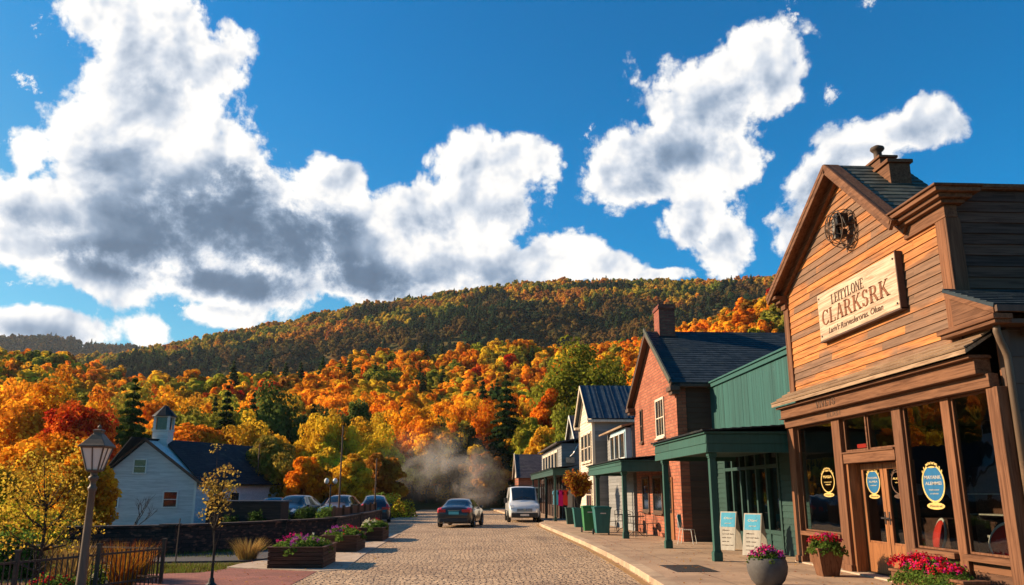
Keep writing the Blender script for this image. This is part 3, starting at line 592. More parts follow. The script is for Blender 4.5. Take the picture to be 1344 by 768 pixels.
# gable roof: slates both sides
def roofside(e0, e1, r0, mat, parent, bh=.2, seg=(.22, .32), th=.02, seed=3, name='roof', deck=.05):
    fr, L, U = slopefr(e0, e1, r0); mb = MB(); mb.box(0, L, -deck, -.002, 0, U, .3, fr) if False else mb.prism([fr.w(0, -deck, 0), fr.w(L, -deck, 0), fr.w(L, -deck, U), fr.w(0, -deck, U)], fr.N*(deck-.002), .2)
    siding(mb, fr, [(0, 0), (L, 0), (L, U), (0, U)], bh, th*.7, seg, .006, seed, jit=.003); return mb.build(name, mat, parent)
roofside((7.60, 13.62, 6.40), (9.3, 13.62, 6.40), (7.60, 16.0, 8.50), 'slate_grey', shop, seed=5)
roofside((7.60, 19.86, 6.45), (9.3, 19.86, 6.45), (7.60, 16.0, 8.50), 'slate_grey', shop, seed=6)
mb = MB()
for (ya, za) in ((13.60, 6.40), (19.90, 6.44)):
    mb.bar((7.72, ya, za-.02), (7.72, 16.0, 8.47), .34, .10, .7); mb.bar((7.60, ya, za-.08), (7.60, 16.0, 8.41), .07, .20, .3); mb.bar((7.86, ya, za-.16), (7.86, 16.0, 8.30), .10, .20, .9)
mb.build('rake_board', 'trim_wood', shop, .008)
mb = MB()
for (n1, z0, z1, t) in ((.07, 6.08, 6.30, .7), (.16, 6.30, 6.37, .3), (.24, 6.37, 6.45, .5), (.33, 6.45, 6.53, .8), (.37, 6.53, 6.575, .2)):
    mb.box(XF-n1, 8.02+n1*1.1, 12.5-n1, 13.72+n1*.3, z0, z1-.002, t)
mb.build('cornice', 'trim_wood', shop, .01); mb = MB()
for (n1, z0, z1, t) in ((.10, 6.08, 6.24, .7), (.22, 6.24, 6.34, .3), (.33, 6.34, 6.42, .6)): mb.box(XF-n1, XF+.3, 19.42, 19.6+n1*.9, z0, z1-.002, t)
mb.build('cornice', 'trim_wood', shop, .01)
mb = MB(); mb.box(12.5, 12.76, 0, .06, 3.98, 6.08, .8, F); mb.box(XF-.058, XF+.2, 12.44, 12.5, 3.98, 6.08, .1); mb.build('corner_board', 'trim_upright', shop, .008); mb = MB(); mb.box(19.38, 19.6, 0, .055, 3.98, 6.08, .5, F); mb.box(19.6, 19.66, -.3, .06, 3.98, 6.08, .1, F); mb.build('corner_board', 'trim_upright', shop, .008)
# stepped vent boxes behind the ridge, chimney with a pot
mb = MB(); mb.box(8.55, 9.0, 15.15, 15.85, 7.2, 8.22, .4); mb.box(8.50, 9.05, 15.1, 15.9, 8.221, 8.30, .7); mb.box(8.62, 8.95, 15.6, 16.2, 8.301, 8.52, .3); mb.box(8.58, 9.0, 15.55, 16.25, 8.521, 8.58, .6); ch = mb.build('chimney', 'trim_wood', shop, .012)
MB().lathe([(.0, 8.58), (.13, 8.58), (.10, 8.64), (.085, 8.70), (.085, 8.80), (.12, 8.83), (.15, 8.87), (.14, 8.91), (.05, 8.96), (.0, 8.97)], (8.78, 15.95, 0), 16).build('chimney_pot', 'rust_iron', ch, smooth=True)
mb = MB()
for i, (y, z) in enumerate(((17.9, 7.55), (18.5, 7.2), (19.1, 6.85))): mb.box(8.2, 8.75, y-.16, y+.2, z-.3, z+.22, .3+.2*i); mb.box(8.15, 8.8, y-.21, y+.25, z+.221, z+.29, .8)
mb.build('roof_vent', 'trim_wood', shop, .01)
# pent roof over the shopfront and fascia boards
mb = MB(); fr, L, U = slopefr((XF-.45, 11.78, 3.74), (XF-.45, 19.93, 3.74), (XF, 11.78, 4.02)); siding(mb, fr, [(0, 0), (L, 0), (L, U), (0, U)], .175, .03, (2., 3.5), .004, 8); mb.prism([(XF-.45, 11.78, 3.66), (XF, 11.78, 3.94), (XF, 11.78, 3.975), (XF-.45, 11.78, 3.725)], (0, 8.15, 0), .6); mb.build('pent_roof', 'old_fascia', shop, .004)
mb = MB(); mb.box(11.86, 19.9, 0, .36, 3.60, 3.655, .2, F); mb.box(11.9, 19.86, 0, .26, 3.38, 3.60, .7, F); mb.box(11.84, 19.9, 0, .30, 3.355, 3.378, .4, F); mb.box(11.76, 19.95, 0, .16, 3.15, 3.353, .5, F); mb.build('fascia', 'trim_wood', shop, .008)
def ltr(txt, x0, x1, z, h, n, parent, mat, d=.01): return lettering(txt, FR((XF-n, 0, 0), (0, -1, 0), (-1, 0, 0)), x0, x1, z, h, d).build('lettering', mat, parent)
ltr('VIVETS', -17.75, -16.75, 3.425, .135, .26, shop, 'lettering_dark')
script('ELRS1', FR((XF-.16, 0, 0), (0, -1, 0), (-1, 0, 0)), -17.45, -16.8, 3.20, .09, .006, 0, mat='lettering_dark', parent=shop)
# uprights of the shopfront
for (a, b, n) in ((19.58, 19.95, .10), (17.12, 17.50, .07), (14.64, 14.96, .04), (13.10, 13.34, .03), (11.66, 11.93, .12)):
    mb = MB(); mb.box(a, b, -.07, n, 0, 3.148, rng.random(), F); mb.box(a-.02, b+.02, -.1, n+.03, 0, .16, .4, F); mb.build('pilaster', 'trim_upright', shop, .01)
def swin(s0, s1, z0, z1, label=None):
    w = MB().box(s0, s1, -.045, -.038, z0, z1, fr=F).build('window', 'pane_glass', shop, label=label); f = MB(); g = .035
    f.box(s0, s0+g, -.07, -.012, z0, z1, .3, F); f.box(s1-g, s1, -.07, -.012, z0, z1, .3, F); f.box(s0+g, s1-g, -.07, -.014, z1-g, z1, .5, F); f.box(s0+g, s1-g, -.07, -.014, z0, z0+g, .5, F)
    f.box(s0-.0, s1+.0, -.011, .0, z1-.02, z1+.0, .6, F); f.build('frame', 'trim_upright', w, .004); return w
w1 = swin(17.52, 19.57, .74, 3.145); w2 = swin(13.36, 14.62, .66, 3.145); w3 = swin(11.95, 13.08, .66, 3.145); t1 = swin(16.08, 17.08, 2.44, 3.145); t2 = swin(14.98, 16.02, 2.44, 3.145)
mb = MB(); mb.box(16.025, 16.075, -.15, .02, 2.42, 3.145, .5, F); mb.box(14.97, 17.11, -.16, .05, 2.2, 2.43, .8, F); mb.box(14.97, 17.11, .05, .075, 2.395, 2.43, .4, F); mb.build('door_head', 'trim_wood', shop, .006)
for (a, b, z) in ((17.52, 19.57, .72), (13.36, 14.60, .64), (11.95, 13.08, .64)):
    mb = MB(); siding(mb, FR((XF+.05, 0, 0), (0, 1, 0), (-1, 0, 0)), [(a, .02), (b, .02), (b, z-.08), (a, z-.08)], .19, .014, (3, 4), seed=3); mb.box(a-.03, b+.03, -.16, .11, z-.078, z+.012, .9, F); mb.build('stall_riser', 'trim_wood', shop, .005)
MB().box(11.7, 20, -.3, .13, -.05, .03, .5, F).build('plinth', 'concrete', shop)
def leaf_door(s0, s1, hs, label=None):
    n0, n1 = -.30, -.245; d = MB(); d.box(s0, s0+.13, n0, n1, .05, 2.19, .8, F); d.box(s1-.13, s1, n0, n1, .05, 2.19, .6, F); d.box(s0+.13, s1-.13, n0, n1, 2.06, 2.19, .9, F); d.box(s0+.13, s1-.13, n0, n1, .05, .62, .7, F); d.box(s0+.13, s1-.13, n0, n1-.01, .62, .66, .3, F)
    o = d.build('door', 'door_wood', shop, .006, label=label); MB().box(s0+.12, s1-.12, -.277, -.27, .62, 2.07, fr=F).build('pane', 'pane_glass', o)
    h = MB(); h.bar(F.w(hs, -.245, 1.12), F.w(hs, -.17, 1.12), .03, .03); h.bar(F.w(hs-.12, -.175, 1.12), F.w(hs+.03, -.175, 1.12), .022, .03); h.box(hs-.025, hs+.025, -.245, -.237, 1.0, 1.24, fr=F); h.build('handle', 'chrome', o); return o
d1 = leaf_door(16.06, 17.02, 16.14); d2 = leaf_door(15.06, 16.04, 15.97)
mb = MB(); mb.box(14.975, 15.05, -.32, .0, .03, 2.2, .5, F); mb.build('door_frame', 'door_wood', shop, .005); mb = MB(); mb.box(17.03, 17.11, -.32, .0, .03, 2.2, .5, F); mb.build('door_frame', 'door_wood', shop, .005)
# room behind the glass
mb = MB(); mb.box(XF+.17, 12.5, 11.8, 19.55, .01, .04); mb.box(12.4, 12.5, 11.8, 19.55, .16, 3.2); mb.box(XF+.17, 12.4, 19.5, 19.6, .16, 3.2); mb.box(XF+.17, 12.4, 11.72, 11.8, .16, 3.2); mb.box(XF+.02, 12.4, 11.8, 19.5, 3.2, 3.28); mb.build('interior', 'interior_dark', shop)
mb = MB()
for y in (13.2, 14.6, 15.9, 17.3, 18.6): mb.box(11.9, 12.38, y-.5, y+.5, .16, 2.2, rng.random())
for y in (13.4, 16.2, 18.4): mb.box(10.4, 10.9, y-.6, y+.6, .16, 1.05, rng.random())
mb.build('shelving', 'planter_wood', shop)
for i, (x, y, z, mt) in enumerate([(11.8, 12.9+.42*k, z, mt) for k, mt in enumerate(('ivory', 'red_cloth', 'blue_trim', 'gold_paint', 'green_plastic', 'ivory', 'petal_red', 'gold_paint', 'blue_trim', 'ivory', 'red_cloth', 'ivory')) for z in (1.15, 1.6)]):
    MB().lathe([(0, z), (.07, z), (.09, z+.08), (.075, z+.2), (.04, z+.24), (.045, z+.27), (0, z+.27)], (x, y, 0), 10).build('jar', mt, shop, smooth=True)
MB().box(11.6, 11.9, 12.7, 18.9, 1.11, 1.14).build('shelf', 'ivory', shop); MB().box(11.6, 11.9, 12.7, 18.9, 1.56, 1.59).build('shelf', 'ivory', shop)
# near end of the shop: dark wall, lean-to roof with dentils, downpipe
EL = endw(11.72); mb = MB(); mb.box(XF+.2, 15, 11.72, 11.80, 0, 4.25, .4); siding(mb, EL, [(8.1, 0), (15, 0), (15, 4.02), (8.1, 4.02)], .4, .02, (3, 4), seed=2); mb.box(7.99, 8.12, 11.66, 11.75, 0, 4.0, .2); mb.build('end_wall', 'brown_paint', shop)
mb = MB(); mb.box(XF+.06, XF+.2, 11.68, 11.80, 0, 3.98, .9); mb.box(8.9, 9.0, 11.64, 11.699, 0, 3.9, .2); mb.build('end_post', 'trim_upright', shop, .006)
roofside((7.70, 11.28, 4.32), (15, 11.28, 4.32), (7.70, 12.5, 4.84), 'slate_blue', shop, .16, seed=12, name='lean_to_roof')
mb = MB(); mb.prism([(7.70, 11.30, 4.18), (7.70, 11.30, 4.27), (7.70, 12.48, 4.79), (7.70, 12.48, 4.70)], (.06, 0, 0), .8); mb.prism([(7.78, 11.42, 4.22), (7.78, 12.45, 4.22), (7.78, 12.45, 4.66)], (.03, 0, 0), .2)
mb.box(7.66, 7.96, 11.26, 12.76, 4.10, 4.175, .9); mb.box(7.70, 7.96, 11.30, 12.72, 4.04, 4.098, .3); mb.build('eave_return', 'trim_wood', shop, .006)
mb = MB(); mb.box(7.72, 15, 11.24, 11.32, 4.20, 4.30, .3); mb.box(7.8, 15, 11.36, 11.70, 4.05, 4.12, .4)
for i in range(26): mb.box(8.35+i*.25, 8.45+i*.25, 11.52, 11.70, 3.92, 4.049, .5)
mb.build('eave_moulding', 'brown_paint', shop, .006)
MB().tube([(7.86, 11.5, 4.1), (7.84, 11.5, 3.95), (7.9, 11.54, 3.82), (8.0, 11.58, 3.62), (8.02, 11.6, 3.5), (8.02, 11.6, .1)], .055, 10).build('downpipe', 'lamp_bronze', shop, smooth=True)
# window emblems
def emblem(parent, y, z, rx, rz, n, fill, rim, txtmat, words, foot=True):
    fr = FR((XF-n, 0, 0), (0, -1, 0), (-1, 0, 0)); e = disc(fr, -y, z, rx, rz, 0, .003).build('emblem', fill, parent) if fill else None
    r = disc(fr, -y, z, rx*1.10, rz*1.08, .0035, .006, hole=.90); r2 = disc(fr, -y, z+rz*1.02, rx*.55, rz*.16, .0035, .006, 16)
    for k in range(9): a = R(35+k*13.75); r2.box(-y+math.cos(a)*rx*1.15-.012, -y+math.cos(a)*rx*1.15+.012, .0035, .006, z+math.sin(a)*rz*1.12-.012, z+math.sin(a)*rz*1.12+.03, fr=fr)
    r.v += r2.v; r.f += [tuple(i+len(r.v)-len(r2.v) for i in f) for f in r2.f]; r.t += r2.t; ro = r.build('emblem_rim', rim, parent)
    if foot: f = disc(fr, -y, z-rz*1.26, rx*.85, rz*.20, .0035, .006, 20); f.box(-y-rx*.25, -y+rx*.25, .0035, .0055, z-rz*1.14, z-rz*.98, fr=fr); f.build('emblem_foot', rim, parent); script('Alesirel', fr, -y-rx*.6, -y+rx*.6, z-rz*1.33, rz*.14, .009, 0, mat='lettering_dark', parent=parent)
    zz = z+rz*.24
    for i, (wd, k, hh) in enumerate(words): script(wd, fr, -y-rx*k, -y+rx*k, zz, rz*hh, .007, 0 if i < 2 else .2, mat=txtmat, parent=parent); zz -= rz*(hh+.13)
emblem(w1, 18.15, 1.86, .32, .24, -.034, None, 'gold_paint', 'gold_paint', [('MASIA', .7, .26), ('menuli', .6, .10), ('vaus', .4, .10)])
emblem(d1, 16.53, 1.82, .26, .23, -.266, 'sign_blue', 'gold_paint', 'ivory', [('MAYAMK', .8, .18), ('ALMEA', .7, .16), ('valinel', .5, .10)])
emblem(d2, 15.53, 1.80, .25, .21, -.266, None, 'lettering_dark', 'gold_paint', [('ALKAME', .8, .18), ('nimel', .5, .10)])
emblem(w2, 13.93, 1.76, .32, .30, -.034, 'sign_blue', 'gold_paint', 'ivory', [('MAYANK', .80, .20), ('ALEMMEI', .78, .18), ('Valinsisd', .5, .08), ('a alicki', .4, .08)])
MB().box(16.35, 16.75, -.15, -.11, 2.50, 2.58, fr=F).build('window_card', 'red_cloth', t1)
# the gable sign and the iron ornament
sg = thing('shop_sign', (XF-.1, 15.9, 4.8), 'large cream wooden name board with brown serif letters on the cedar gable wall', 'sign')
SY0, SY1, SZ0, SZ1 = 13.98, 17.45, 4.88, 5.93
MB().box(SY0, SY1, .05, .14, SZ0, SZ1, .5, F).build('board', 'sign_board', sg, .012)
mb = MB(); mb.box(SY0-.03, SY0, .03, .16, SZ0-.02, SZ1+.02, .5, F); mb.box(SY0-.03, SY1+.0, .03, .155, SZ0-.035, SZ0-.001, .5, F); mb.build('edge_strip', 'dark_brown_siding', sg)
S3 = FR((XF-.141, 0, 0), (0, -1, 0), (-1, 0, 0))
lettering('LEITYLONE', S3, -16.75, -15.25, 5.58, .21, .008).build('lettering', 'lettering_dark', sg); lettering('CLARKSRK', S3, -17.28, -14.28, 5.20, .33, .010).build('lettering', 'lettering_brown', sg)
script("Lariv'r Rorvesleroras. Oluan", S3, -17.0, -14.6, 4.98, .13, .006, .2, parent=sg)
for (y, z) in ((SY0+.1, SZ0+.1), (SY0+.1, SZ1-.1), (SY1-.1, SZ0+.1), (SY1-.1, SZ1-.1)): disc(S3, -y, z, .022, .022, 0, .012, 8).build('bolt', 'black_iron', sg)
orn = thing('iron_ornament', (XF-.1, 15.85, 6.95), 'round wrought-iron cage ornament fixed high on the cedar gable', 'ornament')
oc = (15.88, 7.02); mb = MB()
def ring(cy_, cz, r, n, rad, sq=1.): return [F.w(cy_+r*math.cos(g), n, cz+r*sq*math.sin(g)) for g in np.linspace(0, 2*math.pi, 25)]
for (r, n) in ((.36, .05), (.33, .30), (.24, .42)): mb.tube(ring(oc[0], oc[1], r, n, .012, 1.12), .014, 6, cap=False)
mb.build('ring', 'rust_iron', orn); mb = MB()
for k in range(10): a = 2*math.pi*k/10; mb.tube([F.w(oc[0]+math.cos(a)*r, n, oc[1]+math.sin(a)*r*1.12) for r, n in ((.36, .03), (.37, .15), (.33, .30), (.24, .42), (.05, .46))], .010, 5)
mb.build('cage_bar', 'rust_iron', orn); mb = MB(); mb.tube([F.w(oc[0], 0, oc[1]+.1), F.w(oc[0], .36, oc[1]+.12)], .035, 8); mb.tube([F.w(oc[0], .3, oc[1]+.2), F.w(oc[0]+.02, .28, oc[1]-.22)], [.06, .09], 8); mb.box(oc[0]-.20, oc[0]-.02, .1, .34, oc[1]+.02, oc[1]+.28, fr=F); mb.box(oc[0]-.14, oc[0]+.15, .12, .24, oc[1]-.2, oc[1]-.05, fr=F)
mb.tube([F.w(oc[0]-.1, .2, oc[1]+.3), F.w(oc[0]-.26, .26, oc[1]+.22), F.w(oc[0]-.3, .2, oc[1]-.05)], .02, 6); mb.tube([F.w(oc[0], .1, oc[1]-.40), F.w(oc[0], .1, oc[1]-.52)], .012, 6); mb.build('bracket', 'black_iron', orn)

# ------------------------------------------------------------------ green shop and its porch
GX = 8.40; G = street(GX)
gs = thing('green_shop', (GX, 24, 0), 'green boarded shop with a flat parapet and glazed front behind the nearest porch', 'shop')
MB().box(GX+.06, 14, 19.7, 28.0, 3.0, 5.24, .5).build('wall', 'green_dark', gs)
mb = MB(); y = 19.7
while y < 28.0:
    w = rng.uniform(.17, .2); mb.box(y, min(y+w-.006, 28), 0, .03+rng.uniform(0, .006), 2.9, 5.2, rng.random(), G); y += w
mb.build('vertical_boards', 'green_board', gs)
mb = MB(); mb.box(19.7, 28.1, -.1, .10, 5.16, 5.30, .7, G); mb.box(19.7, 28.1, -.1, .15, 5.30, 5.36, .9, G); mb.build('parapet_cap', 'green_board', gs, .01)
mb = MB(); mb.box(19.75, 28.0, -.08, .0, 0, .45, .3, G); siding(mb, G, [(19.75, 0), (22.1, 0), (22.1, 3.0), (19.75, 3.0)], .16, .02, (3, 4)); siding(mb, G, [(26.9, 0), (28.0, 0), (28., 3.0), (26.9, 3.0)], .16, .02, (3, 4)); siding(mb, G, [(22.1, 0), (23.4, 0), (23.4, .5), (22.1, .5)], .16, .02, (3, 4)); mb.box(22.1, 26.9, -.05, .03, 2.85, 3.05, .5, G); mb.build('front_boarding', 'green_dark', gs)
mb = MB()
for y in (22.14, 23.05, 23.9, 24.75, 25.3, 26.1, 26.86): mb.box(y-.06, y+.06, -.08, .05, 0, 2.9, .6, G)
mb.box(22.1, 26.9, -.08, .045, 2.28, 2.38, .5, G); mb.box(22.1, 23.9, -.08, .045, .5, .6, .5, G); mb.build('shopfront_frame', 'green_dark', gs, .006)
for (a, b, z0, z1) in ((22.2, 22.99, .6, 2.28), (23.11, 23.84, .15, 2.28), (23.96, 24.69, .15, 2.28), (24.81, 25.24, .15, 2.28), (25.36, 26.04, .6, 2.28), (26.16, 26.8, .6, 2.28), (22.2, 23.84, 2.38, 2.85), (23.96, 25.24, 2.38, 2.85), (25.36, 26.8, 2.38, 2.85)): MB().box(a, b, -.05, -.04, z0, z1, fr=G).build('window', 'pane_glass', gs)
mb = MB(); mb.box(GX+.05, 12, 22.0, 27, -.0, .05); mb.box(11.9, 12, 22, 27, .05, 3); mb.box(GX+.1, 12, 26.95, 27.05, .05, 3); mb.box(GX+.1, 12, 21.9, 22.0, .05, 3); mb.box(GX+.1, 12, 22, 27, 2.92, 3.0)
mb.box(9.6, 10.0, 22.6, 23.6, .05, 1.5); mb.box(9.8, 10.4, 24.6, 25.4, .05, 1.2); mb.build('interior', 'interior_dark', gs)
def porch(name, label, x0, x1, y0, y1, z, posts, fb, mat='green_paint', roof='slate_dark', pw=.16, parent=None, fh=.46, tiles=True):
    p = thing(name, (x0, (y0+y1)/2, 0), label, 'porch')
    mb = MB(); zt = z
    siding(mb, street(x0), [(y0, zt-fh), (y1, zt-fh), (y1, zt-.02), (y0, zt-.02)], .225, .02, (4, 8)); mb.box(x0+.001, x0+.08, y0, y1, zt-fh, zt, .6); siding(mb, endw(y0), [(x0, zt-fh), (x1, zt-fh), (x1, zt-.02), (x0, zt-.02)], .225, .02, (4, 8)); mb.box(x0+.08, x1, y0+.001, y0+.08, zt-fh, zt, .6)
    mb.box(x0+.08, x1, y1-.08, y1, zt-fh, zt, .5); mb.box(x0-.06, x1, y0-.06, y1+.05, zt-.0, zt+.05, .4); mb.build('fascia', mat, p, .006)
    fr, L, U = slopefr((x0-.12, y0-.12, zt+.055), (x0-.12, y1+.1, zt+.055), (x1, y0-.12, zt+.22)); mb = MB(); mb.prism([fr.w(0, 0, 0), fr.w(L, 0, 0), fr.w(L, 0, U), fr.w(0, 0, U)], fr.N*.02, .3); siding(mb, fr, [(0, 0), (L, 0), (L, U), (0, U)], .25, .02, (.25, .35), .006, 5, back=.02, jit=.006); mb.build('roof', roof, p)
    MB().box(x0+.08, x1, y0+.08, y1-.08, zt-fh+.12, zt-fh+.15).build('ceiling', 'green_dark' if mat == 'green_paint' else 'brown_paint', p)
    for (px, py) in posts:
        m = MB(); zz = zt-fh; m.box(px-pw/2, px+pw/2, py-pw/2, py+pw/2, .22, zz-.14, .5); k = pw*.68; m.box(px-k, px+k, py-k, py+k, 0, .215, .4); m.box(px-k*.85, px+k*.85, py-k*.85, py+k*.85, .216, .25, .6); m.box(px-k, px+k, py-k, py+k, zz-.09, zz-.001, .6); m.box(px-k*.85, px+k*.85, py-k*.85, py+k*.85, zz-.135, zz-.091, .4)
        m.build('post', mat, p, .012)
    return p
porch('green_porch', 'larger green porch with two square posts in front of the green shop', 5.82, 8.36, 20.02, 25.7, 3.03, [(5.98, 20.2), (5.92, 24.9)], .5)
porch('green_porch', 'lower green porch with a dark roof in front of the brick house, beside the bins', 5.50, 7.16, 29.9, 38.3, 2.72, [(5.64, 30.2), (5.64, 36.6)], .4, fh=.36)

# ------------------------------------------------------------------ red brick house
BX = 7.2; B = street(BX); by0, by1, bz, bp, bpz = 28.05, 35.6, 5.35, 31.6, 7.75
bh = thing('brick_house', (BX, 32, 0), 'red brick house with a steep street gable, blue slate roof and tall chimney', 'house')
mb = MB(); mb.box(BX, 13.2, by0+.02, by1, 0, bz, .5); mb.prism([(BX, by0+.02, bz), (BX, by1, bz), (BX, bp, bpz)], (6, 0, 0)); mb.build('front_wall', 'brick_street', bh)
mb = MB(); siding(mb, endw(by0+.02), [(BX+.32, 0), (13.2, 0), (13.2, bz), (BX+.32, bz)], .18, .02, (3, 5), seed=3); mb.build('side_siding', 'dark_brown_siding', bh)
mb = MB(); mb.box(BX-.04, BX+.30, by0-.04, by0+.2, 2.7, bz-.15, .5); mb.build('corner_brickwork', 'brick_end', bh)
roofside((BX-.30, by0-.32, bz-.02), (13.4, by0-.32, bz-.02), (BX-.30, bp, bpz+.14), 'slate_blue', bh, .2, (.24, .36), .02, 21)
roofside((BX-.30, by1+.32, bz-.02), (13.4, by1+.32, bz-.02), (BX-.30, bp, bpz+.14), 'slate_blue', bh, .2, (.24, .36), .02, 22)
mb = MB()
for (ya, za) in ((by0-.34, bz-.10), (by1+.34, bz-.10)): mb.bar((BX-.26, ya, za), (BX-.26, bp, bpz+.06), .07, .20, .6); mb.bar((BX-.14, ya, za-.05), (BX-.14, bp, bpz-.0), .20, .05, .3); mb.bar((BX-.03, ya, za-.12), (BX-.03, bp, bpz-.10), .06, .18, .2)
mb.box(BX-.32, BX+.02, by0-.38, by0+.25, bz-.30, bz-.14, .5); mb.box(BX-.25, BX+.02, by0-.30, by0+.2, bz-.42, bz-.302, .3); mb.box(BX-.32, BX+.02, by1-.2, by1+.38, bz-.30, bz-.14, .5); mb.box(BX-.25, BX+.02, by1-.15, by1+.30, bz-.42, bz-.302, .3)
mb.box(BX+.02, 13.4, by0-.34, by0-.0, bz-.16, bz-.06, .3); mb.build('rake_board', 'brown_paint', bh, .01)
mb = MB(); mb.bar((BX-.31, by0-.36, bz+.03), (BX-.31, bp, bpz+.22), .06, .16, .4); mb.build('verge_slates', 'slate_grey', bh)
win(bh, B, 30.05, 31.25, 3.72, 5.02, .09, .0, 'cream_paint', rows=2, cols=3); win(bh, B, 33.9, 34.25, 3.7, 4.95, .06, .0, 'brown_paint', rows=2)
mb = MB(); mb.box(7.45, 8.07, 31.2, 32.1, 6.9, 8.75); mb.box(7.40, 8.12, 31.15, 32.15, 8.751, 8.86); mb.box(7.44, 8.08, 31.19, 32.11, 8.861, 8.94); c_ = mb.build('chimney', 'chimney_brick_shaded', bh)
mb = MB(); mb.box(7.438, 7.449, 31.202, 32.098, 6.9, 8.749); mb.build('chimney_face', 'chimney_brick_sunlit', c_)  # thin street face in the lighter brick, sunlight painted into its colour
MB().box(7.4, 8.15, 31.1, 31.2, 7.2, 7.62).build('flashing', 'slate_dark', c_)
# ground floor under the lower porch: window, door, dark panels
win(bh, B, 30.9, 32.3, .95, 2.15, .1, .0, 'brown_paint', rows=1, cols=1); win(bh, B, 33.2, 34.3, .95, 2.15, .1, .0, 'brown_paint', rows=1)
mb = MB(); mb.box(29.2, 30.1, .0, .05, 0, 2.15, .5, B); dd = mb.build('door', 'door_wood', bh, .01); MB().box(29.35, 29.95, .05, .06, .9, 2.0, fr=B).build('pane', 'dark_glass', dd); MB().box(29.3, 29.36, .05, .11, 1.0, 1.06, fr=B).build('handle', 'chrome', dd)
# blue bay building between brick and white house
bb = thing('bay_house', (7.1, 38, 0), 'small dark clapboard house with a pale blue bay window above the lower green porch', 'house')
MB().box(7.12, 12.5, 35.9, 42.4, 0, 4.5).build('wall', 'grey_siding', bb)
mb = MB(); siding(mb, street(7.12), [(35.9, 0), (42.4, 0), (42.4, 4.5), (35.9, 4.5)], .15, .02, (3, 5)); mb.build('siding', 'grey_siding', bb)
BB = street(6.85); mb = MB(); mb.box(6.85, 7.1, 36.0, 40.0, 2.85, 4.42, .5); mb.build('bay', 'blue_trim', bb, .01)
for a, b in ((36.2, 37.35), (37.55, 38.6), (38.8, 39.8)): win(bb, BB, a, b, 3.15, 4.2, .05, .0, 'white_paint', 'dark_glass', rows=1)
mb = MB(); siding(mb, endw(36.0), [(6.85, 2.85), (7.1, 2.85), (7.1, 4.42), (6.85, 4.42)], .2, .01, (1, 2)); mb.build('bay_side', 'blue_trim', bb)
mb = MB(); mb.prism([(6.65, 35.85, 4.44), (6.65, 35.85, 4.52), (8.6, 35.85, 4.95), (8.6, 35.85, 4.87)], (0, 6.5, 0), .6); mb.build('roof', 'old_fascia', bb)

# ------------------------------------------------------------------ white and grey gabled houses
def gable_house(nm, label, X, y0, y1, depth, ze, zp, roofm, frontm, sidem, over=.28, wins=(), trim='white_paint', peak=None, ribs=False):
    h = thing(nm, (X, (y0+y1)/2, 0), label, 'house'); yp = peak or (y0+y1)/2
    mb = MB(); mb.box(X+.01, X+depth, y0+.01, y1, 0, ze); mb.prism([(X+.01, y0+.01, ze), (X+.01, y1, ze), (X+.01, yp, zp)], (depth-.01, 0, 0)); mb.build('wall', sidem, h)
    mb = MB(); siding(mb, street(X+.01), [(y0, 0), (y1, 0), (y1, ze), (y0, ze)], .15, .02, (3, 5)); siding(mb, street(X+.01), [(y0, ze), (y1, ze), (yp, zp)], .15, .02, (3, 5)); mb.build('front_siding', frontm, h)
    mb = MB(); siding(mb, endw(y0+.01), [(X, 0), (X+depth, 0), (X+depth, ze), (X, ze)], .17, .022, (3, 5)); mb.build('side_siding', sidem, h)
    for i, (ya, s) in enumerate(((y0-over, 1), (y1+over, 1))):
        if ribs:
            fr, L, U = slopefr((X-over, ya, ze-.08), (X+depth, ya, ze-.08), (X-over, yp, zp+.1)); mb = MB(); mb.prism([fr.w(0, 0, 0), fr.w(L, 0, 0), fr.w(L, 0, U), fr.w(0, 0, U)], fr.N*.04)
            for k in range(int(L/.42)+1): mb.prism([fr.w(k*.42, .04, 0), fr.w(k*.42+.03, .04, 0), fr.w(k*.42+.03, .04, U), fr.w(k*.42, .04, U)], fr.N*.03, .7)
            mb.build('roof', roofm, h)
        else: roofside((X-over, ya, ze-.08), (X+depth, ya, ze-.08), (X-over, yp, zp+.1), roofm, h, .22, (.3, .45), .02, 31+i)
    mb = MB()
    for ya in (y0-over, y1+over): mb.bar((X-over, ya, ze-.12), (X-over, yp, zp+.05), .05, .16, .6); mb.bar((X-.04, ya, ze-.2), (X-.04, yp, zp-.04), .06, .14, .5)
    mb.box(X-over, X+.02, y0-over, y0+.25, ze-.26, ze-.13, .5); mb.box(X-over, X+.02, y1-.25, y1+over, ze-.26, ze-.13, .5); mb.box(X-over+.02, X+depth, y0-over+.01, y0, ze-.24, ze-.11, .5); mb.box(X-.05, X+.1, y0-.04, y0+.13, 0, ze-.26, .5); mb.box(X-.05, X+.1, y1-.13, y1+.03, 0, ze-.26, .5); mb.build('trim', trim, h, .01)
    for (a, b, c, d, cols) in wins: win(h, street(X), a, b, c, d, .08, .02, trim, 'dark_glass', rows=2, cols=cols)
    return h
gable_house('white_house', 'cream-fronted gabled house with a blue metal roof beyond the brick house', 6.4, 42.7, 47.9, 9, 5.45, 7.35, 'blue_metal_roof', 'cream_paint', 'grey_siding', .3, ((43.3, 44.1, 3.3, 4.7, 1), (44.5, 45.5, 3.3, 4.7, 1), (45.9, 46.9, 3.3, 4.7, 1), (43.4, 45.2, .8, 2.2, 2)), 'cream_paint', ribs=True)
gable_house('dark_gabled_house', 'dark-roofed narrow house set back behind the grey bay-windowed shop', 7.2, 54.0, 60.5, 7, 4.6, 6.8, 'slate_brown', 'grey_siding', 'grey_siding', .3, (), 'white_paint')
gh = thing('grey_shop', (5.9, 60, 0), 'grey clapboard shop with tall upstairs bay windows over a dark awning', 'shop')
MB().box(5.95, 11, 53.6, 68.5, 0, 4.75).build('wall', 'grey_siding', gh)
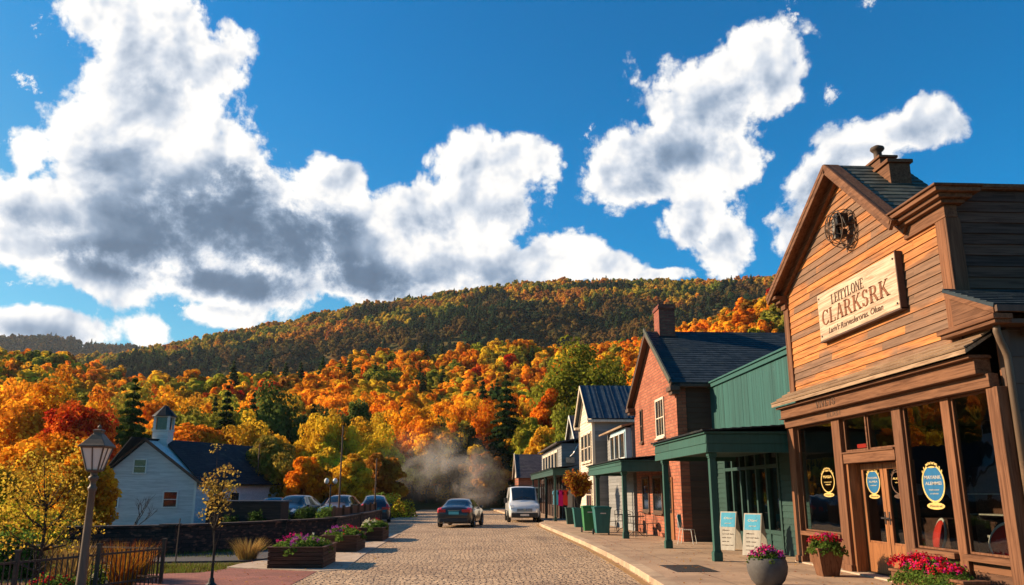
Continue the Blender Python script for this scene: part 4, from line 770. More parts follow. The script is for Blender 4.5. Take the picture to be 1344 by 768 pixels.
mb = MB(); siding(mb, endw(53.6), [(5.95, 0), (7.2, 0), (7.2, 4.75), (5.95, 4.75)], .17, .022, (3, 5)); siding(mb, street(5.95), [(53.6, 0), (68.5, 0), (68.5, 4.75), (53.6, 4.75)], .17, .022, (3, 5)); mb.build('siding', 'grey_siding', gh)
for k in range(5): win(gh, street(5.93), 56+k*2.3, 57.7+k*2.3, 3.05, 4.3, .18, .0, 'cream_paint', rows=1)
mb = MB(); mb.prism([(5.6, 53.4, 4.76), (5.6, 53.4, 4.85), (8.5, 53.4, 5.35), (8.5, 53.4, 5.26)], (0, 15.3, 0), .4); mb.build('roof', 'slate_brown', gh)
mb = MB(); mb.tube([(6.5, 53.4, 3.6), (6.5, 53.3, 3.9), (6.7, 53.2, 4.1), (6.9, 53.2, 4.5), (7.1, 53.3, 4.75)], .05, 8); mb.box(6.2, 6.75, 53.3, 53.55, 3.5, 3.85); mb.tube([(7.1, 53.25, 4.75), (7.25, 53.25, 4.85), (7.3, 53.25, 4.7)], [.09, .12, .1], 8); mb.build('vent_pipe', 'chrome', gh, smooth=False)
mb = MB(); mb.box(53.7, 68.3, .0, .06, 0, 2.6, .5, street(5.92)); [mb.box(y, y+.12, .06, .12, 0, 2.6, .8, street(5.92)) for y in np.arange(53.7, 68.3, 1.8)]; mb.build('shopfront', 'dark_planks', gh)  # dark planks added as a backing, deepening the shade under the awning
for y in np.arange(53.95, 67, 1.8): MB().box(y, y+1.4, .062, .07, .8, 2.3, fr=street(5.92)).build('window', 'dark_glass', gh)
mb = MB(); siding(mb, endw(53.56), [(5.95, 0), (7.2, 0), (7.2, 2.6), (5.95, 2.6)], .2, .02, (3, 4)); mb.build('shade_backing', 'dark_brown_siding', gh)  # same dark backing on the end wall, awning shade put into its colour
fb_ = thing('brown_cottage', (5.2, 74, 0), 'low brown-roofed cottage, the last building on the shop side of the street', 'house')
MB().box(4.3, 9, 74, 80, 0, 3.0).build('wall', 'brick_end', fb_)
roofside((4.1, 73.6, 2.9), (9.2, 73.6, 2.9), (4.1, 77, 5.1), 'slate_brown', fb_, .25, (.3, .5), .02, 41); roofside((4.1, 80.4, 2.9), (9.2, 80.4, 2.9), (4.1, 77, 5.1), 'slate_brown', fb_, .25, (.3, .5), .02, 42)
mb = MB(); mb.prism([(4.29, 74, 3), (4.29, 80, 3), (4.29, 77, 5.0)], (.2, 0, 0)); mb.bar((4.08, 73.55, 2.9), (4.08, 77, 5.15), .06, .14); mb.bar((4.08, 80.45, 2.9), (4.08, 77, 5.15), .06, .14); mb.build('gable_trim', 'cream_paint', fb_)
win(fb_, endw(73.98), 5.0, 6.2, 1.0, 2.0, .1, .0, 'cream_paint')
porch('dark_awning_porch', 'dark roofed porch on thin posts over hanging clothes beside the white van', 4.85, 6.3, 48.4, 66.0, 2.95, [(4.98, 48.6), (4.98, 54.5), (4.98, 60.0), (4.98, 65.6)], .3, 'green_dark', 'slate_dark', .12, fh=.34)

# ------------------------------------------------------------------ white clapboard house with cupola (left)
wh = thing('clapboard_house', (-20, 54, -.5), 'pale clapboard barn-like house with a cupola behind the dark stone wall', 'house')
g0 = -.55; wy = 54.; xl, xr, xp = -22.9, -17.45, -20.9; zl, zrr, zp = 3.15, 2.45, 4.95; DX, DY = .42, .907    # ridge runs back and to the right
def shift(p, L): return (p[0]+DX*L, p[1]+DY*L, p[2])
Lh = 8.5; fp = [(xl, wy, g0), (xr, wy, g0), (xr, wy, zrr), (xp, wy, zp), (xl, wy, zl)]
MB().prism(fp, (DX*Lh, DY*Lh, 0)).build('wall', 'white_siding', wh)
mb = MB(); EW = endw(wy); siding(mb, EW, [(xl, g0), (xr, g0), (xr, zrr), (xl, zrr)], .13, .02, (3, 6), seed=2); siding(mb, EW, [(xl, zrr), (xr, zrr), (xp, zp), (xl, zl)], .13, .02, (3, 6), seed=5); mb.build('gable_siding', 'white_siding', wh)
SFr = FR((xr+.01, wy, 0), (DX, DY, 0), (DY, -DX, 0)); mb = MB(); siding(mb, SFr, [(0, g0), (Lh, g0), (Lh, zrr), (0, zrr)], .13, .02, (3, 6), seed=7); mb.build('side_siding', 'white_siding', wh)
mb = MB(); mb.box(xl-.02, xl+.13, wy-.05, wy, g0, zl-.1); mb.build('corner_board', 'white_paint', wh); mb = MB(); mb.box(xr-.13, xr+.03, wy-.05, wy, g0, zrr-.1); mb.build('corner_board', 'white_paint', wh)
def rs(e, r_, L, seed): roofside(e, shift(e, L), r_, 'slate_dark', wh, .2, (.3, .45), .02, seed)
over = .35
for (x, z, s, sd) in ((xr, zrr, 1, 51), (xl, zl, -1, 52)):
    k = (zp-z)/abs(x-xp); e = (x+s*.45, wy-over, z-k*.45+.05); r_ = (xp, wy-over, zp+.08); rs(e, r_, Lh+.5, sd)
    MB().bar((e[0], e[1]-.02, e[2]-.05), (xp, wy-over-.02, zp+.03), .06, .18).build('rake_board', 'brown_paint', wh)
for (a, b, c, d) in ((-21.45, -20.75, 2.85, 3.65), (-19.4, -18.6, .75, 1.65), (-22.7, -22.25, .75, 1.6)): win(wh, EW, a, b, c, d, .08, .028, 'white_paint', rows=2, cols=1, sill=False)
dd = MB().box(1.2, 2.3, .0, .06, g0, 1.6, fr=SFr).build('door', 'white_paint', wh); MB().box(1.35, 2.15, .06, .07, .6, 1.45, fr=SFr).build('pane', 'dark_glass', dd); win(wh, SFr, 3.2, 4.0, .6, 1.6, .08, .028, 'white_paint')
cx_, cy_ = -20.35, 55.3; mb = MB(); mb.box(cx_-.50, cx_+.50, cy_-.50, cy_+.50, 4.3, 5.55); siding(mb, endw(cy_-.50), [(cx_-.50, 4.4), (cx_+.50, 4.4), (cx_+.50, 5.5), (cx_-.50, 5.5)], .13, .015, (1, 2)); mb.box(cx_-.55, cx_+.55, cy_-.55, cy_+.55, 5.551, 5.63)
for sx_ in (-1, 1):
    for sy_ in (-1, 1): mb.box(cx_+sx_*.44-.07, cx_+sx_*.44+.07, cy_+sy_*.44-.07, cy_+sy_*.44+.07, 5.631, 6.45)
mb.box(cx_-.52, cx_+.52, cy_-.52, cy_+.52, 6.451, 6.55); cu = mb.build('cupola', 'white_siding', wh)
MB().box(cx_-.36, cx_+.36, cy_-.36, cy_+.36, 5.64, 6.44).build('cupola_window', 'dark_glass', cu)
MB().lathe([(.80, 6.52), (.78, 6.56), (.50, 6.85), (.29, 7.05), (.16, 7.2), (.03, 7.28)], (cx_, cy_, 0), 8).build('cupola_roof', 'slate_dark', cu)
# brown board shed right of it
sh = thing('plank_shed', (-14.5, 47, -.5), 'low brown horizontal-plank shed between the pale house and the parked cars', 'shed')
mb = MB(); siding(mb, endw(44.0), [(-13.6, -.55), (-9.8, -.55), (-9.8, 1.15), (-13.6, 1.15)], .22, .03, (2, 4)); mb.build('planks', 'dark_planks', sh)
MB().box(-13.58, -9.82, 44.01, 46, -.55, 1.12).build('wall', 'dark_planks', sh); MB().box(-13.7, -9.7, 43.9, 46.1, 1.151, 1.2).build('roof', 'slate_brown', sh)

# ------------------------------------------------------------------ vehicles
def crm(t, xs, ps):            # Catmull-Rom through the stations
    t = np.clip(t, xs[0], xs[-1]); i = int(min(max(np.searchsorted(xs, t)-1, 0), len(xs)-2)); p = lambda k: ps[min(max(k, 0), len(xs)-1)]
    u = (t-xs[i])/(xs[i+1]-xs[i]); a, b, c, d = p(i-1), p(i), p(i+1), p(i+2); m1 = (c-a)*.5; m2 = (d-b)*.5
    if np.any(np.abs(c-b) < 1e-9): m1 = np.where(np.abs(c-b) < 1e-9, 0, m1); m2 = np.where(np.abs(c-b) < 1e-9, 0, m2)
    return b*(2*u**3-3*u**2+1)+m1*(u**3-2*u**2+u)+c*(-2*u**3+3*u**2)+m2*(u**3-u**2)
class Car:
    def __init__(s, st): s.xs = np.array([q[0] for q in st]); s.ps = np.array([q[1:] for q in st], float)
    def S(s, y, v):            # v in -1..1 across the section, 0 = roof centre, 1 = right sill
        zb, zs, zt, wb, ws, wt = crm(y, s.xs, s.ps); a = abs(v); q = np.array([(0, zt), (wt*.6, zt-.012), (wt*.93, zt-.05), (ws*.965, zs+.01), (ws, zs-.07), (ws*1.0, (zs+zb)*.5), (wb, zb+.05), (wb*.9, zb)])
        k = np.array([0, .2, .3, .55, .62, .8, .95, 1.]); x = np.interp(a, k, q[:, 0]); z = np.interp(a, k, q[:, 1]); return np.array([math.copysign(x, v) if v else 0., y, z])
    def Nn(s, y, v): e = 1e-3; n = np.cross(s.S(y, v+e)-s.S(y, v-e), s.S(y+e, v)-s.S(y-e, v)); n /= max(np.linalg.norm(n), 1e-9); c = s.S(y, v)-np.array([0, y, .7]); return n if n@c > 0 else -n
    def body(s, mb, n=46, m=44):
        ys = np.linspace(s.xs[0], s.xs[-1], n); vs = np.linspace(-1, 1, m); b = len(mb.v)
        for y in ys:
            for v in vs: mb.v.append(tuple(s.S(y, v)))
        for i in range(n-1):
            for j in range(m-1): mb.face((b+i*m+j, b+i*m+j+1, b+(i+1)*m+j+1, b+(i+1)*m+j))
            mb.face((b+i*m+m-1, b+i*m, b+(i+1)*m, b+(i+1)*m+m-1))
        mb.face([b+j for j in range(m)]); mb.face([b+(n-1)*m+j for j in range(m)][::-1]); return mb
    def patch(s, mb, y0, y1, v0, v1, off=.008, n=6, m=6, v0b=None, v1b=None):
        b = len(mb.v); v0b = v0 if v0b is None else v0b; v1b = v1 if v1b is None else v1b
        for i in range(n+1):
            y = y0+(y1-y0)*i/n; a = v0+(v0b-v0)*i/n; c = v1+(v1b-v1)*i/n
            for j in range(m+1): v = a+(c-a)*j/m; mb.v.append(tuple(s.S(y, v)+s.Nn(y, v)*off))
        for i in range(n):
            for j in range(m): mb.face((b+i*(m+1)+j, b+i*(m+1)+j+1, b+(i+1)*(m+1)+j+1, b+(i+1)*(m+1)+j))
        return mb
def wheel(car, x, y, r, w=.2):
    s = 1 if x > 0 else -1; c = Vector((x, y, r)); mb = MB(); prof = [(r*.62, w/2), (r*.9, w/2), (r, w/2-.03), (r, -w/2+.03), (r*.9, -w/2), (r*.62, -w/2)]
    k = 24; b = 0
    for (rr_, o_) in prof:
        for j in range(k): g = 2*math.pi*j/k; mb.v.append((c.x+s*o_, c.y+rr_*math.cos(g), c.z+rr_*math.sin(g)))
    for i in range(5):
        for j in range(k): j2 = (j+1) % k; mb.face((i*k+j, i*k+j2, (i+1)*k+j2, (i+1)*k+j))
    t = mb.build('wheel', 'tyre', car, smooth=True); mb = MB(); fr = FR((c.x, c.y, c.z), (0, 1, 0), (s, 0, 0)); mb = disc(fr, 0, 0, r*.64, r*.64, w*.1, w*.25, 20)
    for j in range(7): a = 2*math.pi*j/7; mb.bar(fr.w(0, w*.3, 0), fr.w(math.cos(a)*r*.6, w*.36, math.sin(a)*r*.6), .05, .03)
    mb.build('rim', 'chrome', t)
def arch(mb, x, y, r): s = 1 if x > 0 else -1; fr = FR((x, y, r), (0, 1, 0), (s, 0, 0)); d = disc(fr, 0, .02, r*1.16, r*1.16, -.1, 0, 22); b = len(mb.v); mb.v += d.v; mb.f += [tuple(i+b for i in f) for f in d.f]; mb.t += d.t
def sedan(label, color, group=None, suv=0., name='parked_car'):
    c = thing(name, (0, 0, 0), label, 'car', group); k = suv
    st = [(-2.36, .38, .78, .86, .70, .74, .60), (-2.30, .24, .88, .98, .80, .84, .62), (-2.05, .20, .95, 1.06+k*.3, .86, .90, .64), (-1.75, .19, .96, 1.12+k*.45, .88, .915, .63), (-1.15, .19, .96, 1.37+k*.3, .89, .92, .60), (-.5, .19, .955, 1.46+k*.25, .89, .92, .60), (.2, .19, .95, 1.46+k*.22, .89, .92, .60), (.7, .19, .95, 1.33+k*.2, .89, .92, .61), (1.25, .19, .94, 1.03+k*.12, .88, .91, .66), (1.75, .20, .86, .95+k*.1, .86, .90, .66), (2.15, .22, .76, .84+k*.08, .80, .84, .60), (2.36, .36, .62, .68+k*.05, .66, .70, .5)]
    K = Car(st); b = K.body(MB()).build('body', 'car_paint', c, smooth=True); b.color = color
    K.patch(MB(), -1.98, -1.28, -.27, .27, .012).build('rear_window', 'car_glass', c, smooth=True); K.patch(MB(), .52, 1.12, -.27, .27, .012).build('windscreen', 'car_glass', c, smooth=True)
    for s in (-1, 1):
        K.patch(MB(), -1.25, -.18, s*.33, s*.52, .012, v0b=s*.33).build('side_window', 'car_glass', c, smooth=True); K.patch(MB(), -.08, .78, s*.33, s*.52, .012).build('side_window', 'car_glass', c, smooth=True)
        m = MB(); K.patch(m, -2.33, -2.06, s*.38, s*.66, .012); m.box(s*.42 if s > 0 else -.80, s*.80 if s > 0 else -.42, -2.385, -2.33, .76, .90); m.build('tail_light', 'tail_red', c, .01)
        m = MB(); K.patch(m, 2.05, 2.28, s*.36, s*.62, .012); m.build('headlight', 'lamp_clear', c)
        m = MB(); m.box(min(s*.90, s*1.06), max(s*.90, s*1.06), .62, .74, .93, 1.06); mo = m.build('wing_mirror', 'car_paint', c, .03); mo.color = color
        [MB().box(min(s*.925, s*.94), max(s*.925, s*.94), y, y+.16, .82, .845).build('door_handle', 'chrome', c) for y in (-.95, .15)]
    m = MB(); m.box(-.74, .74, -2.42, -2.30, .26, .46); m.build('bumper', 'black_plastic', c, .03); m = MB(); m.box(-.8, .8, 2.28, 2.40, .26, .44); m.build('bumper', 'black_plastic', c, .03)
    MB().box(-.26, .26, -2.40, -2.375, .66, .80).build('number_plate', 'plate', c); MB().box(-.35, .35, 2.36, 2.385, .46, .60).build('grille', 'black_plastic', c)
    MB().box(-.30, .30, -2.392, -2.35, .835, .86).build('boot_trim', 'chrome', c); MB().tube([(-.5, -2.46, .25), (-.5, -2.2, .25)], .04, 10).build('exhaust', 'chrome', c)
    for x in (-.915, .915):
        for y in (-1.42, 1.42): m = MB(); arch(m, x, y, .33); m.build('wheel_arch', 'black_plastic', c)
    for x in (-.86, .86):
        for y in (-1.42, 1.42): wheel(c, x, y, .33)
    return c
def place(o, x, y, rz, z=ZR+.0): o.location = (x, y, z); o.rotation_euler = (0, 0, R(rz)); return o
sed = place(sedan('dark sedan driving away down the sett-paved street, tail lights red', (.018, .02, .026, 1), name='car'), -.45, 44.95, -9)
s2 = place(sedan('dark hatchback parked behind the stone wall under the orange maple', (.02, .022, .025, 1), 'cars in the car park', 0), -12.3, 53.5, 176)
s3 = place(sedan('large dark car with a pale reflective roof, biggest of the parked cars by the wall', (.02, .026, .03, 1), 'cars in the car park', .6), -10.25, 50.0, 170)
def recar(o, label, color):
    c = copy_tree(o); c['label'] = label
    for ch in c.children:
        if ch.name.startswith(('body', 'wing_mirror')): ch.color = color
    return c
place(recar(s2, 'silver car parked behind the large dark car', (.22, .23, .24, 1)), -9.0, 57.0, 172); place(recar(s3, 'brownish parked car between the large dark car and the timber fence', (.16, .10, .06, 1)), -7.95, 52.0, 174)
place(recar(s3, 'dark blue car parked at the end of the timber fence beside the far street', (.012, .02, .035, 1)), -5.85, 52.0, 6)
# van
def van():
    c = thing('delivery_van', (0, 0, 0), 'white delivery van parked at the kerb, facing the camera', 'van')
    st = [(-2.48, .40, 1.1, 1.96, .84, .90, .80), (-2.42, .28, 1.1, 2.06, .90, .95, .84), (-1.8, .24, 1.12, 2.12, .93, .97, .85), (.6, .24, 1.12, 2.12, .93, .97, .85), (1.05, .24, 1.12, 2.02, .93, .97, .83), (1.7, .24, 1.12, 1.42, .93, .96, .80), (1.92, .25, 1.08, 1.18, .92, .95, .78), (2.3, .28, .98, 1.06, .88, .92, .72), (2.48, .36, .80, .90, .80, .84, .62), (2.54, .45, .70, .76, .70, .74, .55)]
    K = Car(st); b = K.body(MB()).build('body', 'car_paint', c, smooth=True); b.color = (.78, .77, .74, 1)
    K.patch(MB(), 1.02, 1.78, -.285, .285, .012).build('windscreen', 'car_glass', c, smooth=True)
    for s in (-1, 1):
        K.patch(MB(), .35, 1.25, s*.33, s*.52, .012, v0b=s*.42).build('side_window', 'car_glass', c, smooth=True); K.patch(MB(), 2.28, 2.47, s*.33, s*.60, .014).build('headlight', 'lamp_clear', c)
        m = MB(); m.box(min(s*.97, s*1.18), max(s*.97, s*1.18), 1.15, 1.30, 1.12, 1.42); m.build('wing_mirror', 'black_plastic', c, .03)
        m = MB(); m.box(min(s*.966, s*.985), max(s*.966, s*.985), -2.0, .2, .62, .66); m.build('rub_strip', 'black_plastic', c)
        m = MB(); m.bar((s*.55, 1.80, 1.36), (s*.05, 1.66, 1.50), .02); m.build('wiper', 'black_plastic', c)
    m = MB(); m.box(-.80, .80, 2.44, 2.60, .28, .56); m.build('bumper', 'black_plastic', c, .04); m = MB()
    for z in (.64, .70, .76): m.box(-.46, .46, 2.46, 2.56, z, z+.035)
    m.build('grille', 'black_plastic', c, .008); MB().box(-.08, .08, 2.555, 2.575, .68, .78).build('grille_emblem', 'chrome', c); MB().box(-.26, .26, 2.60, 2.612, .38, .49).build('number_plate', 'ash_white', c)
    for x in (-.968, .968):
        for y in (-1.55, 1.62): m = MB(); arch(m, x, y, .34); m.build('wheel_arch', 'black_plastic', c)
    m = MB(); m.bar((-.7, -1.6, 2.17), (-.7, .3, 2.17), .04); m.bar((.7, -1.6, 2.17), (.7, .3, 2.17), .04); [m.bar((-.75, y, 2.20), (.75, y, 2.20), .04) for y in (-1.4, -.4, .2)]; m.build('roof_rack', 'black_plastic', c)
    for x in (-.90, .90):
        for y in (-1.55, 1.62): wheel(c, x, y, .34, .22)
    return c
place(van(), 3.28, 52.6, 180)

# ------------------------------------------------------------------ plants in pots
def mass(name, mat, c, rx, ry, h, n, leaf, seed, parent, droop=0., tint=None):
    r = np.random.RandomState(seed); d = r.normal(size=(n, 3)); d[:, 2] = np.abs(d[:, 2]); d /= np.linalg.norm(d, axis=1, keepdims=True); q = (.45+.6*r.rand(n))[:, None]
    lump = 1+.22*np.sin(d[:, 0]*7+seed)*np.cos(d[:, 1]*6); C = d*q*np.array([rx, ry, h])*lump[:, None]
    if droop: e = np.hypot(C[:, 0]/rx, C[:, 1]/ry); C[:, 2] -= droop*np.clip(e-.55, 0, 1)*1.6
    off = Vector((0, 0, 0)); p = parent
    while p is not None: off += p.location; p = p.parent
    C = C+np.array(c)-np.array(off); me = quads_mesh(name, C, d+r.normal(size=(n, 3))*.7, leaf, r.rand(n), mat, 1.3, seed); return meshobj(name, me, parent)
def blooms(name, mat, c, rx, ry, h, n, size, seed, parent, spread=1., lo=.0):     # flower heads: little rosettes over the top of the mass
    r = np.random.RandomState(seed); C = []; N = []
    for i in range(n):
        a = r.rand()*6.283; q = math.sqrt(r.rand())*spread; x, y = rx*q*math.cos(a), ry*q*math.sin(a); z = h*(math.sqrt(max(0, 1-q*q*.85)))+lo+r.normal()*.02; nn = np.array([x/rx, y/ry, .9])+r.normal(size=3)*.3
        for k in range(11): o_ = r.normal(size=3)*size*.42; C.append([x, y, z]+o_); N.append(nn+r.normal(size=3)*.6)
    off = Vector((0, 0, 0)); p = parent
    while p is not None: off += p.location; p = p.parent
    C = np.array(C)+np.array(c)-np.array(off); return meshobj(name, quads_mesh(name, C, np.array(N), size*.62, r.rand(len(C)), mat, 1.1, seed), parent)
def trough(x0, x1, y0, y1, z, h, label, fl, seed):
    p = thing('wooden_planter', ((x0+x1)/2, (y0+y1)/2, z), label, 'planter', 'wooden planters along the street'); m = MB(); k = 0; zz = z
    while zz < z+h-.02:
        t = rng.random(); w = .05+rng.uniform(-.008, .008); m.box(x0, x1, y0, y0+w, zz+.004, zz+.085, t); m.box(x0, x1, y1-w, y1, zz+.004, zz+.085, t*.7); m.box(x0, x0+w, y0+.05, y1-.05, zz+.004, zz+.085, rng.random()); m.box(x1-w, x1, y0+.05, y1-.05, zz+.004, zz+.085, rng.random()); zz += .089
    m.box(x0-.03, x1+.03, y0-.03, y0+.06, zz+.002, zz+.03, .9); m.box(x0-.03, x1+.03, y1-.06, y1+.03, zz+.002, zz+.03, .8); m.box(x0-.03, x0+.06, y0+.06, y1-.06, zz+.002, zz+.03, .7); m.box(x1-.06, x1+.03, y0+.06, y1-.06, zz+.002, zz+.03, .6); m.build('box', 'planter_wood', p, .006)
    MB().box(x0+.05, x1-.05, y0+.05, y1-.05, z, z+h-.04).build('soil', 'soil', p)
    c = ((x0+x1)/2, (y0+y1)/2, z+h-.03); rx, ry = (x1-x0)*.53, (y1-y0)*.52; mass('foliage', 'leaf_green', c, rx, ry, .30, 5200, .055, seed, p, .05); mass('foliage', 'leaf_dark', c, rx*.9, ry*.9, .20, 1500, .07, seed+1, p)
    for i, (mt, n) in enumerate(fl):
        a = i*2.1+seed; cc = (c[0]+rx*.38*math.cos(a), c[1]+ry*.45*math.sin(a), c[2]+.04); blooms('flowers', mt, cc, rx*.62, ry*.62, .30, n, .045, seed+5+i, p)
    return p
trough(-4.70, -3.42, 20.05, 21.95, ZR+.014, .38, 'nearest wooden planter with green plants and pink and violet flowers', (('petal_magenta', 34), ('petal_violet', 30), ('petal_white', 8)), 3)
trough(-4.42, -3.36, 25.4, 27.5, ZR+.014, .40, 'middle wooden planter of three with yellow-green leaves and purple flowers', (('petal_magenta', 40), ('petal_violet', 36), ('petal_red', 14)), 14)
trough(-4.02, -3.16, 30.9, 33.2, ZR+.014, .42, 'farthest wooden planter of three with red and white flowers', (('petal_red', 46), ('petal_white', 44)), 27)
pt = thing('round_pot', (5.3, 14.9, 0), 'round dark grey pot of magenta flowers on the pavement', 'flower pot')
MB().lathe([(.17, 0), (.21, .01), (.29, .10), (.34, .22), (.355, .33), (.34, .43), (.31, .475), (.30, .48), (.285, .47), (.29, .42), (.05, .40)], (5.3, 14.9, 0), 36).build('pot', 'pot_grey', pt, smooth=True)
mass('foliage', 'leaf_green', (5.3, 14.9, .43), .31, .31, .16, 2200, .04, 40, pt, .04); blooms('flowers', 'petal_magenta', (5.3, 14.9, .45), .30, .30, .20, 46, .045, 41, pt); blooms('flowers', 'petal_violet', (5.3, 14.9, .45), .32, .32, .17, 24, .04, 44, pt); mass('foliage', 'leaf_dark', (5.3, 14.9, .43), .28, .28, .22, 300, .05, 43, pt)
tp = thing('square_planter', (7.12, 16.6, 0), 'tapered square brown planter of red flowers beside the shop door', 'planter'); m = MB(); b = 0
for (hw, z) in ((.16, 0), (.26, .50), (.275, .505), (.275, .54), (.235, .54), (.22, .47)):
    for (sx_, sy_) in ((-1, -1), (1, -1), (1, 1), (-1, 1)): m.v.append((7.12+sx_*hw, 16.6+sy_*hw, z))
for i in range(5):
    for j in range(4): j2 = (j+1) % 4; m.face((i*4+j, i*4+j2, i*4+4+j2, i*4+4+j))
m.face((3, 2, 1, 0)); m.face((20, 21, 22, 23)); m.build('pot', 'trim_upright', tp)
mass('foliage', 'leaf_green', (7.12, 16.6, .50), .36, .36, .26, 2600, .04, 50, tp, .12); blooms('flowers', 'petal_red', (7.12, 16.6, .52), .34, .34, .27, 52, .048, 51, tp); blooms('flowers', 'petal_magenta', (7.12, 16.6, .52), .33, .33, .28, 18, .045, 52, tp)
wb = thing('window_box', (7.3, 13.1, 0), 'long brown box of trailing red flowers under the big shop window', 'planter'); m = MB(); m.box(7.14, 7.50, 12.0, 14.1, 0, .32, .4); m.box(7.11, 7.53, 11.97, 14.13, .32, .36, .8); m.build('box', 'trim_upright', wb, .01)
mass('foliage', 'leaf_green', (7.3, 13.05, .33), .30, 1.10, .24, 9000, .032, 60, wb, .20); mass('foliage', 'leaf_dark', (7.3, 13.05, .32), .30, 1.08, .27, 1800, .042, 61, wb, .2); blooms('flowers', 'petal_red', (7.28, 13.25, .34), .30, 1.0, .27, 150, .050, 62, wb); blooms('flowers', 'petal_magenta', (7.3, 13.1, .34), .30, 1.0, .26, 34, .05, 63, wb)
# tall teal tub with a dried shrub
def tub(x, y, h, w, mat, nm, label):
    p = thing(nm, (x, y, 0), label, 'planter'); m = MB()
    for (hw, z) in ((w*.36, 0), (w*.5, h), (w*.53, h), (w*.53, h+.05), (w*.46, h+.05), (w*.44, h-.06)):
        for (sx_, sy_) in ((-1, -1), (1, -1), (1, 1), (-1, 1)): m.v.append((x+sx_*hw, y+sy_*hw, z))
    for i in range(5):
        for j in range(4): j2 = (j+1) % 4; m.face((i*4+j, i*4+j2, i*4+4+j2, i*4+4+j))
    m.face((3, 2, 1, 0)); m.face((20, 21, 22, 23)); m.build('tub', mat, p, .01); return p
def shrub_on(p, c, rx, ry, h, mat, n, leaf, seed, stems=26):
    r = random.Random(seed); m = MB(); C = []
    for i in range(stems):
        a = r.uniform(0, 6.28); q = r.uniform(.2, 1); e = (c[0]+rx*q*math.cos(a), c[1]+ry*q*math.sin(a), c[2]+h*r.uniform(.65, 1.05)); md = (c[0]+rx*.35*q*math.cos(a), c[1]+ry*.35*q*math.sin(a), c[2]+h*.45)
        m.tube([c, md, e], [.014, .010, .004], 4)
        for k in range(n//stems): t = r.uniform(.25, 1.); u = Vector(md).lerp(Vector(e), (t-.3)/.7) if t > .3 else Vector(c).lerp(Vector(md), t/.3); C.append([u.x+r.gauss(0, .07), u.y+r.gauss(0, .07), u.z+r.gauss(0, .07)])
    m.build('stem', 'bark', p); off = p.location.copy();  C = np.array(C)-np.array(off); rr = np.random.RandomState(seed); meshobj('foliage', quads_mesh('foliage', C, rr.normal(size=C.shape), leaf, rr.rand(len(C)), mat, 1.6, seed), p)
tt = tub(5.30, 40.4, .85, .62, 'teal_plastic', 'tall_planter', 'tall teal tub holding a big dried orange-brown shrub'); shrub_on(tt, (5.30, 40.4, .85), .75, .6, 1.7, 'rust_leaf', 3200, .09, 5, 40)
tub(5.35, 44.3, .8, .55, 'green_dark', 'dark_planter', 'dark green square tub, farthest of the bins and tubs')
# wheelie bins
def bin_(x, y, mat, label, h=1.05, w=.62):
    p = thing('wheelie_bin', (x, y, 0), label, 'bin', 'bins on the pavement'); m = MB()
    for (hx, hy, z) in ((w*.36, w*.40, .07), (w*.47, w*.52, h), (w*.50, w*.56, h+.01), (w*.50, w*.56, h+.05)):
        for (sx_, sy_) in ((-1, -1), (1, -1), (1, 1), (-1, 1)): m.v.append((x+sx_*hx, y+sy_*hy, z))
    for i in range(3):
        for j in range(4): j2 = (j+1) % 4; m.face((i*4+j, i*4+j2, i*4+4+j2, i*4+4+j))
    m.face((3, 2, 1, 0)); m.face((12, 13, 14, 15)); m.build('body', mat, p, .02)
    m = MB(); m.box(x-w*.52, x+w*.52, y-w*.58, y+w*.60, h+.053, h+.085); m.box(x-w*.4, x+w*.4, y-w*.45, y+w*.45, h+.085, h+.11); m.build('lid', mat, p, .02); m = MB(); m.tube([(x-w*.4, y+w*.66, h), (x+w*.4, y+w*.66, h)], .02, 8); m.build('handle', 'black_plastic', p)
    for s in (-1, 1): disc(FR((x+s*w*.42, y+w*.42, .11), (0, 1, 0), (s, 0, 0)), 0, 0, .11, .11, 0, .05, 16).build('wheel', 'tyre', p)
    MB().box(x-.10, x+.12, y-w*.545, y-w*.53, h*.82, h*.86).build('sticker', 'ash_white', p); return p
bin_(5.20, 32.9, 'teal_plastic', 'teal wheelie bin nearest the porch post', .98, .68); bin_(4.98, 34.9, 'green_plastic', 'bright green wheelie bin behind the teal one', .98, .60)
# sandwich boards
def aboard(x, y, rz, label):
    p = thing('pavement_sign', (x, y, 0), label, 'sign', 'sandwich boards outside the green shop'); fr0 = Matrix.Rotation(R(rz), 3, 'Z'); h, w = 1.1, .50; lean = .27
    for s in (1, -1):
        S = fr0 @ Vector((1, 0, 0)); N = fr0 @ Vector((0, -s, 0)); Z = (Vector((0, 0, h))+fr0 @ Vector((0, s*lean, 0))).normalized(); O = Vector((x, y, 0))+fr0 @ Vector((0, -s*lean, 0)); Nn = S.cross(Z); Nn = Nn if Nn.dot(N) > 0 else -Nn
        fr = FR(O, S, Nn, Z); m = MB(); m.box(-w/2, w/2, 0, .02, .0, h, .5, fr); b = m.build('panel', 'ivory', p, .006)
        if s == 1:
            MB().box(-w/2+.03, w/2-.03, .0205, .024, h*.60, h*.97, .5, fr).build('blue_header', 'board_blue', b)
            for i, wd in enumerate(('Mlaners', 'orvel lain', 'sarle omer', 'valen osi', 'marti')): script(wd, FR(fr.O+fr.N*.0215, fr.S, fr.N, fr.Z), -w*.32, w*(.12+.14*((i*2) % 3)), h*(.50-.095*i), .03, .003, .15, mat='lettering_dark', parent=b)
            script('Olavi', FR(fr.O+fr.N*.0245, fr.S, fr.N, fr.Z), -w*.26, w*.28, h*.80, .06, .003, .2, mat='board_white', parent=b); script('sarmel', FR(fr.O+fr.N*.0245, fr.S, fr.N, fr.Z), -w*.2, w*.22, h*.68, .035, .003, .2, mat='board_white', parent=b)
    return p
aboard(7.55, 24.1, 32-75, 'farther sandwich board with a blue top, left of the pair'); aboard(7.55, 22.0, 28-72, 'nearer sandwich board with a blue top, by the green shop corner')
